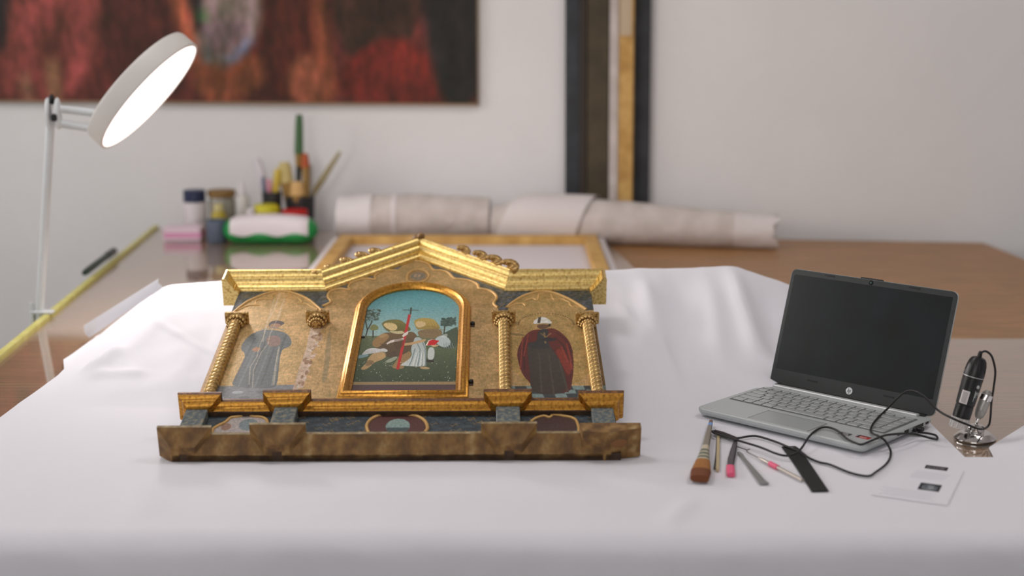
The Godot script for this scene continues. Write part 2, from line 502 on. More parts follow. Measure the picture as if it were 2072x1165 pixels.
# ---------------------------------------------------------------- the scene
func _ready() -> void:
	# camera
	var cam := Camera3D.new()
	cam.name = "camera"
	cam.position = Vector3(0, TABLE + 0.678, 0)
	cam.rotation = Vector3(-deg_to_rad(10.944), TURN, 0)
	cam.fov = 22.888
	var at := CameraAttributesPhysical.new()
	at.frustum_focal_length = 59.28
	at.frustum_focus_distance = 2.45
	at.exposure_aperture = 2.5
	at.frustum_near = 0.05
	at.frustum_far = 100.0
	cam.attributes = at
	add_child(cam)
	# environment: a closed room, so the sky only matters in name
	var we := WorldEnvironment.new()
	we.name = "environment"
	var env := Environment.new()
	env.background_mode = Environment.BG_SKY
	env.sky = Sky.new()
	env.sky.sky_material = PhysicalSkyMaterial.new()
	env.tonemap_mode = Environment.TONE_MAPPER_LINEAR
	env.tonemap_exposure = 1.17
	env.sdfgi_enabled = true
	env.ssao_enabled = true
	env.ssil_enabled = true
	we.environment = env
	add_child(we)
	# the room's light: four ceiling panels, and daylight through two frosted windows out of view
	for q in [[-1.5, 0.3, 0.4, "second from the left window"], [0.9, 0.2, 0.4, "farthest from both windows"], [-1.2, -2.6, 0.9, "over the desk lamp"], [1.1, -2.7, 0.9, "over the bare end of the table"]]:
		ceiling_panel(q[0], q[1], q[2], q[3])
	window("window_1", Vector3(-0.9, 1.75, 2.2), 0.0, Vector2(2.4, 1.5), 1.0)
	window("window_2", Vector3(-3.4, 1.85, -2.55), -PI / 2, Vector2(1.7, 1.5), 1.6)
	materials()
	room()
	table()
	altarpiece()
	laptop()
	lamp()
	back_things()
	bottles()
	tools()
	microscope()
	cable()

const CEIL := 3.1
func window(called: String, at: Vector3, turn: float, size: Vector2, e: float) -> void:
	var t := Node3D.new()
	t.name = called
	add_child(t)
	t.position = at
	t.rotation.y = turn
	t.set_meta("kind", "structure")
	var f := Sh.new()                                    # the pane looks along -z of the node
	for s in [-1, 1]:
		f.box(Vector3(s * (size.x / 2 + 0.03), 0, -0.02), Vector3(0.06, size.y + 0.12, 0.06), 0.005)
		f.box(Vector3(0, s * (size.y / 2 + 0.03), -0.02), Vector3(size.x, 0.06, 0.06), 0.005)
	f.box(Vector3(0, 0, -0.02), Vector3(0.05, size.y, 0.05), 0.005)
	part("window_frame", f.done(), mat(col(226, 224, 220), 0.4), t)
	var m := mat(col(240, 244, 250), 0.4)
	m.emission_enabled = true
	m.emission = col(250, 249, 247)
	m.emission_energy_multiplier = 1.2
	for s in [-1, 1]:
		part("pane", Sh.new().box(Vector3(s * size.x / 4, 0, -0.004), Vector3(size.x / 2 - 0.025, size.y, 0.006)).done(), m, t)
	var l := AreaLight3D.new()
	l.name = "window_light"
	l.area_size = size * 0.96
	l.area_normalize_energy = true
	l.light_color = col(255, 250, 246)
	l.light_energy = e
	l.shadow_enabled = true
	l.area_range = 25.0
	l.area_attenuation = 2.0
	l.position = Vector3(0, 0, -0.06)
	t.add_child(l)

func ceiling_panel(x: float, z: float, e: float, where: String) -> void:
	var t := Node3D.new()
	t.name = numbered("ceiling_light")
	add_child(t)
	t.position = Vector3(x, CEIL - 0.03, z)
	tag(t, "square white light panel set in the ceiling, " + where, "ceiling light", "ceiling light panels")
	var f := Sh.new()
	for s in [-1, 1]:
		f.box(Vector3(s * 0.33, 0, 0), Vector3(0.04, 0.05, 0.7), 0.004)
		f.box(Vector3(0, 0, s * 0.33), Vector3(0.62, 0.05, 0.04), 0.004)
	part("frame", f.done(), mat(col(225, 225, 225), 0.5), t)
	var d := Sh.new()
	d.box(Vector3(0, 0.004, 0), Vector3(0.62, 0.02, 0.62), 0.002)
	var m := mat(col(250, 246, 246), 0.6)
	m.emission_enabled = true
	m.emission = col(255, 250, 250)
	m.emission_energy_multiplier = 1.0
	part("diffuser", d.done(), m, t)
	var l := AreaLight3D.new()
	l.name = "panel_light"
	l.area_size = Vector2(0.6, 0.6)
	l.area_normalize_energy = true
	l.light_color = col(255, 250, 248)
	l.light_energy = e
	l.shadow_enabled = true
	l.area_range = 20.0
	l.area_attenuation = 2.0
	l.position = Vector3(x, CEIL - 0.06, z)
	l.rotation = Vector3(-PI / 2, 0, 0)
	add_child(l)

func materials() -> void:
	var fine := noise_tex(0.02, [], 5, 512, FastNoiseLite.TYPE_SIMPLEX_SMOOTH, 5)
	M.fine = fine
	M.wall = bumped(tri_mat(noise_tex(0.006, [[0.0, col(229, 227, 227)], [1.0, col(235, 233, 233)]], 11), 0.4, 0.9, 0.0, true), fine, 0.04)
	M.ceil = mat(col(232, 232, 233), 0.9)
	M.floor = tri_mat(noise_tex(0.01, [[0.0, col(130, 130, 131)], [1.0, col(150, 150, 151)]], 12), 0.7, 0.5, 0.0, true)
	M.wood = table_wood()
	M.glass = mat(Color(0.9, 0.95, 0.92, 0.04), 0.03)
	M.glass.transparency = BaseMaterial3D.TRANSPARENCY_ALPHA
	M.lip = tri_mat(noise_tex(0.01, [[0.0, col(188, 182, 96)], [1.0, col(222, 216, 140)]], 13), 3.0, 0.45)
	M.paper = mat(col(228, 227, 233), 0.75)
	bumped(M.paper, noise_tex(0.05, [], 21, 512, FastNoiseLite.TYPE_SIMPLEX_SMOOTH, 3), 0.012)
	M.paper.uv1_triplanar = true
	M.paper.uv1_scale = Vector3.ONE * 5.0
	# gold leaf: worn through to red bole and dark wood in places
	var leaf := noise_tex(0.045, [[0.0, col(132, 96, 56)], [0.2, col(178, 138, 76)], [0.28, col(220, 186, 112)], [0.5, col(236, 206, 130)], [1.0, col(246, 224, 162)]], 31, 512, FastNoiseLite.TYPE_SIMPLEX_SMOOTH, 6)
	M.gold = tri_mat(leaf, 6.0, 0.34, 0.9)
	bumped(M.gold, fine, 0.03)
	var dull := noise_tex(0.05, [[0.0, col(92, 62, 38)], [0.25, col(128, 90, 50)], [0.38, col(180, 144, 86)], [0.7, col(208, 174, 112)], [1.0, col(224, 198, 138)]], 33, 512, FastNoiseLite.TYPE_SIMPLEX_SMOOTH, 6)
	M.oldgold = tri_mat(dull, 6.0, 0.42, 0.7)
	bumped(M.oldgold, fine, 0.03)
	M.framegold = tri_mat(noise_tex(0.05, [[0.0, col(86, 52, 26)], [0.22, col(130, 84, 36)], [0.32, col(178, 124, 48)], [0.7, col(202, 148, 62)], [1.0, col(218, 176, 90)]], 40, 512, FastNoiseLite.TYPE_SIMPLEX_SMOOTH, 6), 6.0, 0.36, 0.8)
	bumped(M.framegold, fine, 0.03)
	M.columngold = tri_mat(noise_tex(0.02, [[0.0, col(132, 98, 58)], [0.3, col(186, 150, 92)], [1.0, col(216, 186, 124)]], 43), 5.0, 0.38, 0.75)
	M.worn = tri_mat(noise_tex(0.014, [[0.0, col(62, 42, 22)], [0.35, col(98, 68, 33)], [0.6, col(130, 94, 46)], [0.78, col(150, 118, 68)], [1.0, col(184, 160, 118)]], 35, 512, FastNoiseLite.TYPE_SIMPLEX_SMOOTH, 5), 4.0, 0.6, 0.0)
	bumped(M.worn, fine, 0.05)
	M.oldwood = tri_mat(noise_tex(0.012, [[0.0, col(40, 28, 19)], [1.0, col(84, 60, 38)]], 36), 6.0, 0.75)
	M.bluepaint = tri_mat(noise_tex(0.02, [[0.0, col(70, 80, 84)], [0.45, col(94, 104, 106)], [0.65, col(118, 122, 116)], [0.78, col(140, 130, 104)], [1.0, col(156, 146, 120)]], 37, 512, FastNoiseLite.TYPE_SIMPLEX_SMOOTH, 5), 9.0, 0.6)
	M.rim = tri_mat(noise_tex(0.02, [[0.0, col(104, 82, 54)], [0.5, col(146, 128, 92)], [1.0, col(186, 172, 138)]], 38), 6.0, 0.6)
	M.bole = tri_mat(noise_tex(0.03, [[0.0, col(70, 44, 28)], [0.6, col(116, 76, 44)], [1.0, col(160, 118, 66)]], 39), 6.0, 0.5, 0.2)
	M.black = mat(col(12, 12, 13), 0.45)
	M.chrome = mat(col(215, 212, 210), 0.12, 1.0)
	M.silver = mat(col(190, 195, 195), 0.42, 0.35)
	M.whitepl = mat(col(226, 224, 220), 0.4)
	M.pinewood = tri_mat(noise_tex(0.008, [[0.0, col(176, 132, 66)], [1.0, col(214, 174, 104)]], 41), 3.0, 0.6)
	M.linen = tri_mat(noise_tex(0.008, [[0.0, col(188, 178, 172)], [1.0, col(212, 202, 198)]], 42), 3.0, 0.9)
	bumped(M.linen, fine, 0.1)

func table_wood() -> StandardMaterial3D:
	var a := Art.new(1024, 1024, col(154, 111, 66))
	a.grain(0.004, 0.12, 0.32, 51, 0.15)
	a.grain(0.02, 0.6, 0.12, 52)
	var m := tri_mat(a.tex(), 0.8, 0.42)
	m.uv1_triplanar_sharpness = 8.0
	return m

# ---------------------------------------------------------------- room
const BACK := -4.47
func room() -> void:
	var X0 := -3.4
	var X1 := 3.0
	var Z1 := 2.2
	var w := X1 - X0
	var d := Z1 - BACK
	var cx := (X0 + X1) / 2
	var cz := (Z1 + BACK) / 2
	struct("wall_back", Sh.new().box(Vector3.ZERO, Vector3(w + 0.4, CEIL, 0.2)).done(), M.wall, Vector3(cx, CEIL / 2, BACK - 0.1))
	struct("wall_front", Sh.new().box(Vector3.ZERO, Vector3(w + 0.4, CEIL, 0.2)).done(), M.wall, Vector3(cx, CEIL / 2, Z1 + 0.1))
	struct("wall_left", Sh.new().box(Vector3.ZERO, Vector3(0.2, CEIL, d)).done(), M.wall, Vector3(X0 - 0.1, CEIL / 2, cz))
	struct("wall_right", Sh.new().box(Vector3.ZERO, Vector3(0.2, CEIL, d)).done(), M.wall, Vector3(X1 + 0.1, CEIL / 2, cz))
	struct("floor", Sh.new().box(Vector3.ZERO, Vector3(w + 0.4, 0.2, d + 0.4)).done(), M.floor, Vector3(cx, -0.1, cz))
	struct("ceiling", Sh.new().box(Vector3.ZERO, Vector3(w + 0.4, 0.2, d + 0.4)).done(), M.ceil, Vector3(cx, CEIL + 0.1, cz))

# ---------------------------------------------------------------- table, glass, paper
const TL0 := Vector2(-0.959, -1.80)
const TL1 := Vector2(-1.141, -4.546)
const TR1 := Vector2(1.429, -4.26)
const TR0 := Vector2(1.59, -1.80)
func inside(poly: Array) -> PackedVector2Array:
	return PackedVector2Array(poly)

func table() -> void:
	var t := thing("work_table", "large brown wooden work table with a pale yellow left edge, spread with paper and glass", "table", Vector3(0, -TABLE, 0))
	var flat := func(p: Vector2, h: float) -> Vector3: return Vector3(p.x, h + TABLE, p.y)
	part("tabletop", Sh.new().prism(inside([TL0, TR0, TR1, TL1]), -0.05, -0.006, flat).done(), M.wood, t)
	var dir := (TL1 - TL0).normalized()
	var nx := Vector2(-0.014, 0)
	part("edge_strip", Sh.new().prism(inside([TL0 + nx, TL0, TL1, TL1 + nx]), -0.05, 0.006, flat).done(), M.lip, t)
	for q in [[-0.86, -1.95], [1.45, -1.95], [-1.0, -4.3], [1.3, -4.12]]:
		part("leg", Sh.new().box(Vector3(q[0], (TABLE - 0.05) / 2, q[1]), Vector3(0.07, TABLE - 0.052, 0.07), 0.006).done(), M.wood, t)
	# glass sheets laid on the wood
	var gl := func(called: String, label: String, poly: Array) -> void:
		var c := Vector2.ZERO
		for p in poly: c += p / poly.size()
		var g := thing(called, label, "glass sheet", Vector3(c.x, 0.0, c.y), 0.0, "")
		var fl := func(p: Vector2, h: float) -> Vector3: return Vector3(p.x - c.x, h, p.y - c.y)
		part("pane", Sh.new().prism(inside(poly), -0.0055, -0.0015, fl).done(), M.glass, g)
	var L := func(z: float) -> Vector2: return Vector2(lerpf(TL0.x, TL1.x, (z - TL0.y) / (TL1.y - TL0.y)) + 0.004, z)
	gl.call("glass_sheet", "clear glass sheet covering the rear left of the brown table under the bottles", [L.call(-2.577), Vector2(0.34, -2.577), Vector2(0.34, -3.72), Vector2(0.295, -4.17), Vector2(0.27, -4.36), L.call(-4.5)])
	gl.call("glass_sheet", "clear glass sheet at the front left of the table, mostly under the white paper", [L.call(-1.84), Vector2(0.30, -1.84), Vector2(0.30, -2.567), L.call(-2.567)])
	gl.call("glass_sheet", "clear glass sheet at the right of the table under the small microscope", [Vector2(0.345, -1.84), Vector2(1.55, -1.84), Vector2(1.49, -2.95), Vector2(0.345, -2.95)])
	paper()
	# a dark pen lying on the left edge
	var pen := thing("marker_pen", "dark green pen lying along the yellow left edge of the table", "pen", Vector3(-1.116, 0.0175, -3.80), 0.0)
	var pm := mat(col(26, 52, 44), 0.4)
	var q := Transform3D(Basis(Vector3.UP, 0.055) * Basis(Vector3.RIGHT, -PI / 2), Vector3.ZERO)
	part("barrel", Sh.new().lathe([Vector2(0, -0.18), Vector2(0.007, -0.18), Vector2(0.009, -0.16), Vector2(0.009, 0.08), Vector2(0.0, 0.08)], 12, q).done(), pm, pen)
	part("cap", Sh.new().lathe([Vector2(0, 0.08), Vector2(0.0105, 0.08), Vector2(0.0105, 0.165), Vector2(0.007, 0.18), Vector2(0.0, 0.18)], 12, q).done(), mat(col(20, 34, 32), 0.4), pen)

func crest(x: float) -> float:
	var xs := [-0.90, -0.885, -0.71, -0.55, 0.40, 0.46, 0.52, 0.562, 0.62, 0.72]
	var ys := [0.0, 0.0, 0.128, 0.140, 0.166, 0.166, 0.146, 0.131, 0.11, 0.06]
	for i in xs.size() - 1:
		if x <= xs[i + 1]:
			return lerpf(ys[i], ys[i + 1], clampf((x - xs[i]) / (xs[i + 1] - xs[i]), 0, 1))
	return 0.06

var crumple: FastNoiseLite
func fold(p: Vector2, a: Vector2, b: Vector2, wd: float) -> float:
	var d := b - a
	var t := clampf((p - a).dot(d) / d.length_squared(), 0, 1)
	var r := (p - a - d * t).length() / wd
	return exp(-r * r) * smoothstep(0.0, 0.3, minf(t, 1.0 - t))

func paper_y(x: float, z: float) -> float:
	var p := Vector2(x, z)
	var h := 0.0
	var t := clampf((-2.40 - z) / 0.45, 0, 1)
	var c := (crest(x - 0.012) + crest(x) + crest(x + 0.012)) / 3.0
	var right := smoothstep(0.44, 0.60, x)
	h += c * lerpf(0.45 * t + 0.55 * t * t, t * t, right * 0.6)
	var tent := smoothstep(0.0, 0.25, t)
	# soft folds of the draped part
	h += 0.013 * fold(p, Vector2(0.27, -2.84), Vector2(0.275, -2.55), 0.022)
	h -= 0.010 * fold(p, Vector2(0.335, -2.86), Vector2(0.33, -2.46), 0.03)
	h += 0.008 * fold(p, Vector2(0.40, -2.86), Vector2(0.385, -2.50), 0.025)
	h += 0.016 * fold(p, Vector2(0.448, -2.87), Vector2(0.463, -2.56), 0.02)
	h -= 0.022 * fold(p, Vector2(0.512, -2.84), Vector2(0.512, -2.56), 0.032)
	h += 0.007 * fold(p, Vector2(-0.66, -2.80), Vector2(-0.80, -2.50), 0.03)
	h += 0.014 * fold(p, Vector2(-0.745, -2.66), Vector2(-0.80, -2.545), 0.018)
	h += 0.006 * fold(p, Vector2(-0.80, -2.545), Vector2(-0.66, -2.535), 0.016)
	h += 0.007 * fold(p, Vector2(0.20, -2.78), Vector2(0.285, -2.56), 0.011)
	h += 0.006 * fold(p, Vector2(0.285, -2.66), Vector2(0.30, -2.42), 0.010)
	h -= 0.005 * fold(p, Vector2(0.38, -2.80), Vector2(0.36, -2.50), 0.012)
	h += 0.004 * fold(p, Vector2(-0.72, -2.74), Vector2(-0.50, -2.56), 0.008)
	h -= 0.004 * fold(p, Vector2(-0.60, -2.78), Vector2(-0.56, -2.50), 0.04)
	# ripples of the flat part
	var edge := smoothstep(0.0, 0.05, x + 0.865)
	var flat := smoothstep(0.2, 0.27, x) * smoothstep(-2.36, -2.28, z)
	h += (0.004 * tent + lerpf(0.0014, 0.0002, flat)) * (0.5 + 0.5 * crumple.get_noise_2d(x * 1.0, z * 0.55)) * edge
	var front := smoothstep(-2.06, -1.9, z) * (1.0 - smoothstep(0.18, 0.26, x) * (1.0 - smoothstep(-1.96, -1.88, z)))
	h += front * 0.004 * fold(p, Vector2(-0.45, -1.95), Vector2(0.25, -1.92), 0.05)
	h += front * 0.0035 * fold(p, Vector2(0.27, -1.96), Vector2(0.20, -1.80), 0.012)
	h += front * 0.003 * fold(p, Vector2(-0.55, -2.02), Vector2(-0.50, -1.82), 0.03)
	return h + 0.0004

func paper_left(z: float) -> float:
	var zs := [-2.95, -2.80, -2.752, -2.70, -2.645, -2.60, -2.561, -2.434, -2.341, -1.5]
	var xs := [-0.882, -0.888, -0.893, -0.876, -0.858, -0.857, -0.862, -0.872, -0.874, -0.88]
	for i in zs.size() - 1:
		if z <= zs[i + 1]:
			return lerpf(xs[i], xs[i + 1], clampf((z - zs[i]) / (zs[i + 1] - zs[i]), 0, 1))
	return -0.88

func paper() -> void:
	crumple = FastNoiseLite.new()
	crumple.seed = 8
	crumple.frequency = 5.0
	crumple.fractal_octaves = 4
	crumple.fractal_type = FastNoiseLite.FRACTAL_RIDGED
	var t := thing("paper_sheet", "big sheet of white paper draped over the table under the altarpiece and laptop", "paper", Vector3(0, 0, -1.8))
	var o := Vector3(0, 0, 1.8)
	var s := Sh.new()
	s.g(1)
	var patch := func(rows: Array) -> void:     # rows: arrays of points from back to front
		for i in rows.size() - 1:
			for k in rows[i].size() - 1:
				s.quad(rows[i][k], rows[i + 1][k], rows[i + 1][k + 1], rows[i][k + 1])
	# the draped part, from the crest to z = -2.12
	var rows := []
	var N := 170
	for r in 4:                                 # behind the crest the sheet falls to the table
		var row := []
		for k in N + 1:
			var x := lerpf(-0.884, 0.66, float(k) / N)
			var zb := lerpf(-2.935, -2.855, smoothstep(-0.885, -0.71, x))
			var f := float(r) / 4
			row.append(o + Vector3(x, lerpf(-0.001, paper_y(x, zb), f * (2 - f)), zb - 0.05 * (1 - f)))
		rows.append(row)
	for r in 86:
		var f := float(r) / 85
		var row := []
		for k in N + 1:
			var u := float(k) / N
			var xa := lerpf(-0.884, 0.66, u)
			var zb := lerpf(-2.935, -2.855, smoothstep(-0.885, -0.71, xa))
			var z := lerpf(zb, -2.12, f)
			var x := lerpf(paper_left(z), lerpf(0.66, 0.704, smoothstep(0.0, 0.7, f)), u)
			row.append(o + Vector3(x, paper_y(x, z), z))
		rows.append(row)
	patch.call(rows)
	# the flat part in front and the hanging edge
	rows = []
	for r in 62:
		var row := []
		for k in 231:
			var x := lerpf(paper_left(-2.1), 1.3, float(k) / 230)
			if r < 44:
				var z := lerpf(-2.12, -1.81, float(r) / 43)
				row.append(o + Vector3(x, paper_y(x, z), z))
			else:
				var q := float(r - 43) / 18
				var a := minf(q * 3.0, 1.0) * PI / 2
				var down := maxf(0.0, q - 0.333) * 0.42
				var sway := 0.010 * sin(x * 9.0) * q + 0.012 * crumple.get_noise_2d(x * 0.7, q * 0.2) * q
				row.append(o + Vector3(x, paper_y(x, -1.81) - 0.035 * (1 - cos(a)) - down, -1.81 + 0.04 * sin(a) + sway))
		rows.append(row)
	patch.call(rows)
	# the flap at the right, beyond the patch of bare glass
	rows = []
	for r in 24:
		var f := float(r) / 23
		var row := []
		var z := lerpf(-2.30, -2.12, f)
		var xl := 0.748
		if z < -2.17: xl = lerpf(0.757, 0.862, (z + 2.17) / -0.13)
		else: xl = lerpf(0.748, 0.757, (z + 2.12) / -0.05)
		for k in 40:
			var x := lerpf(xl, 1.3, float(k) / 39)
			var lift := 0.022 * smoothstep(0.0, 0.10, x - xl) * smoothstep(-2.12, -2.2, z)
			row.append(o + Vector3(x, paper_y(x, -2.1) + lift, z))
		rows.append(row)
	patch.call(rows)
	part("sheet", s.done(), M.paper, t)
	# the folded strip along the rear left corner
	var e := Sh.new()
	e.g(1)
	var last := []
	for i in 15:
		var f := float(i) / 14
		var b := Vector3(lerpf(-0.893, -0.715, f), lerpf(0.004, 0.128, f), lerpf(-2.93, -2.858, f)) + o
		var tip := b + Vector3(-0.012, 0.026, -0.004) * (1.0 - 0.35 * f)
		var ring := [b, b + Vector3(-0.009, 0.009, 0.0), tip]
		if i > 0:
			for k in 2:
				e.quad(last[k], last[k + 1], ring[k + 1], ring[k])
		last = ring
	part("folded_edge", e.done(), M.paper, t)

# ---------------------------------------------------------------- altarpiece
const MB := Rect2(-0.336, 0.14, 0.672, 0.63)
const PB := Rect2(-0.09, 0.185, 0.18, 0.425)
const PR := Rect2(-0.345, 0.02, 0.69, 0.115)
func back(list: Array, box: Rect2) -> Array:        # picture coordinates to (u, v)
	var o := []
	for i in range(0, list.size(), 2):
		o.append(Vector2(box.position.x + list[i] * box.size.x, box.end.y - list[i + 1] * box.size.y))
	return o

func niche(a: Array, foot: float) -> Array:         # an arch outline closed downwards
	var o := a.duplicate()
	o.append(a[-2]); o.append(foot); o.append(a[0]); o.append(foot)
	return o

func main_painting() -> Array:
	var gold := col(188, 156, 106)
	var W := 1024
	var H := 960
	var a := Art.new(W, H, col(78, 84, 86))
	a.grain(0.05, 0.05, 0.5, 61, 0.1)
	var rg := RandomNumberGenerator.new()
	rg.seed = 5
	for i in 420:                                    # arabesques on the blue spandrels
		var x := rg.randf()
		var y := rg.randf_range(0.0, 0.5)
		var r := rg.randf_range(0.004, 0.009)
		a.stroke([x, y, x + r, y + r, x + 2 * r, y, x + 2.6 * r, y - r], 0.0022, col(128, 112, 78))
	var both: Array = A.multi + A.multi2
	a.smooth(niche(both, 1.0), gold, col(170, 138, 88))
	a.rows([0, 0.42, 1, 0.42, 1, 1, 0, 1], gold)
	var mask := Art.new(W, H, Color.WHITE)
	a.smooth(niche(A.nicheL, 0.9), col(194, 164, 112), col(190, 156, 104))
	a.smooth(niche(A.nicheR, 0.9), col(184, 152, 92), col(178, 148, 94))
	a.rows([0.455, 0.4, 0.735, 0.4, 0.735, 0.43, 0.455, 0.43], gold)
	a.rows([0.24, 0.4, 0.5, 0.4, 0.5, 0.43, 0.24, 0.43], gold)
	a.rows([0, 0.46, 0.018, 0.46, 0.018, 1, 0, 1], col(146, 112, 62))
	a.rows([0.982, 0.46, 1, 0.46, 1, 1, 0.982, 1], col(128, 98, 52))
	a.grain(0.2, 0.03, 0.10, 62, 0.2)
	a.grain(0.015, 0.012, 0.14, 63, 0.15)
	for i in 900:                                    # wear: short fine scratches down to the ground layer
		var x := rg.randf()
		var y := rg.randf_range(0.25, 1.0)
		a.stroke([x, y, x + rg.randf_range(-0.002, 0.002), y + rg.randf_range(0.005, 0.03)], 0.0012, col(112, 82, 46, 0.35) if rg.randf() < 0.6 else col(224, 196, 140, 0.35))
	a.smooth(A.med, col(150, 118, 74))
	a.oval(0.503, 0.163, 0.022, 0.03, col(124, 112, 92))
	a.oval(0.499, 0.160, 0.013, 0.012, col(168, 140, 112))
	for i in 3: a.stroke([0.485 + 0.012 * i, 0.178, 0.49 + 0.012 * i, 0.15], 0.003, col(96, 98, 92))
	a.smooth(A.smear, col(140, 128, 98, 0.6))
	a.smooth(A.paleC, col(206, 176, 130, 0.5))
	# left figure: a friar in grey
	a.rows(A.floorL, col(122, 124, 126)); mask.rows(A.floorL, Color.BLACK)
	for i in 9:
		var x := 0.03 + 0.021 * i
		a.oval(x, 0.925 + 0.03 * (i % 3), 0.014, 0.008, col(166, 172, 176) if i % 2 else col(98, 102, 106))
	a.smooth(A.robeSt, col(92, 98, 98), col(104, 110, 108)); mask.smooth(A.robeSt, Color.BLACK)
	for k in [[0.09, 0.60, 0.075, 0.86], [0.12, 0.62, 0.115, 0.90], [0.15, 0.60, 0.145, 0.88], [0.17, 0.58, 0.165, 0.72]]:
		a.stroke(k, 0.006, col(74, 80, 82, 0.7)); 
	for k in [[0.105, 0.60, 0.09, 0.90], [0.137, 0.64, 0.13, 0.92]]:
		a.stroke(k, 0.005, col(122, 128, 124, 0.6))
	a.smooth(A.headSt, col(78, 68, 66)); a.smooth(A.faceSt, col(160, 122, 92)); mask.smooth(A.headSt, Color.BLACK)
	a.smooth(A.bookSt, col(136, 110, 98)); a.smooth(A.handSt, col(170, 124, 88)); a.rows(A.stripSt, col(146, 146, 134, 0.7))
	for k in ["scr0", "scr1", "scr2", "scr3"]:
		a.stroke(A[k], 0.0026, col(206, 190, 164, 0.55)); mask.stroke(A[k], 0.003, Color.BLACK)
	a.smooth(A.scar, col(196, 170, 146)); mask.smooth(A.scar, Color.BLACK)
	for i in 60:                                     # the scar where a column is lost: gesso and wood
		var y := rg.randf_range(0.53, 0.93)
		var x := 0.256 - (y - 0.53) * 0.05 + rg.randf_range(-0.012, 0.012)
		a.oval(x, y, rg.randf_range(0.003, 0.007), rg.randf_range(0.005, 0.014), [col(208, 188, 170), col(178, 150, 124), col(192, 166, 146), col(150, 116, 86)][i % 4])
	a.stroke([0.10, 0.545, 0.13, 0.53, 0.16, 0.55], 0.006, col(130, 134, 128, 0.6)); a.stroke([0.125, 0.50, 0.15, 0.505], 0.005, col(70, 60, 58, 0.7))
	# right figure: a bishop in a red cope
	a.rows(A.floorR, col(52, 60, 62)); mask.rows(A.floorR, Color.BLACK)
	for j in 4:
		for i in 9:
			if (i + j) % 2 == 0:
				var x := 0.745 + 0.0285 * i + 0.006 * j
				var y := 0.895 + 0.022 * j
				a.rows([x, y, x + 0.0285, y, x + 0.032, y + 0.022, x + 0.0035, y + 0.022], col(120, 138, 134))
	a.rows(A.smearR, col(110, 98, 66, 0.5))
	for i in 30:
		var f := float(i) / 29 * PI
		a.oval(0.865 - cos(f) * 0.075, 0.515 - sin(f) * 0.075, 0.0022, 0.003, col(104, 78, 42))
	a.smooth(A.cope, col(82, 30, 24), col(98, 38, 29)); mask.smooth(A.cope, Color.BLACK)
	a.smooth(A.copeF, col(122, 44, 28)); a.smooth(A.robeB, col(58, 46, 38), col(62, 56, 50)); a.smooth(A.chest, col(48, 48, 48))
	for k in [[0.815, 0.60, 0.80, 0.66, 0.80, 0.80], [0.885, 0.60, 0.905, 0.65, 0.92, 0.76], [0.89, 0.57, 0.912, 0.61, 0.926, 0.70]]: a.stroke(k, 0.005, col(58, 20, 18, 0.7))
	for k in [[0.848, 0.575, 0.862, 0.60, 0.876, 0.575], [0.858, 0.57, 0.859, 0.64]]: a.stroke(k, 0.0045, col(150, 122, 70, 0.7))
	for k in [[0.84, 0.70, 0.84, 0.93], [0.865, 0.70, 0.87, 0.95], [0.89, 0.74, 0.905, 0.93]]: a.stroke(k, 0.005, col(76, 66, 54, 0.8))
	for k in [[0.80, 0.60, 0.79, 0.80], [0.815, 0.58, 0.80, 0.72], [0.915, 0.64, 0.922, 0.80], [0.90, 0.66, 0.912, 0.76]]: a.stroke(k, 0.004, col(150, 62, 44, 0.7))
	a.smooth(A.faceB, col(108, 80, 60)); a.smooth(A.mitre, col(206, 204, 196)); a.rows(A.mitreB, col(66, 60, 52)); mask.smooth(A.mitre, Color.BLACK)
	a.stroke([0.874, 0.512, 0.874, 0.528], 0.004, col(40, 40, 40)); a.stroke([0.869, 0.52, 0.879, 0.52], 0.003, col(40, 40, 40))
	a.oval(0.868, 0.615, 0.02, 0.012, col(40, 40, 42))
	a.grain(0.25, 0.25, 0.2, 64)
	a.grain(0.06, 0.06, 0.16, 65, 0.2)
	mask.rows([0, 0, 1, 0, 1, 0.26, 0, 0.26], Color.BLACK)
	return [a, mask]

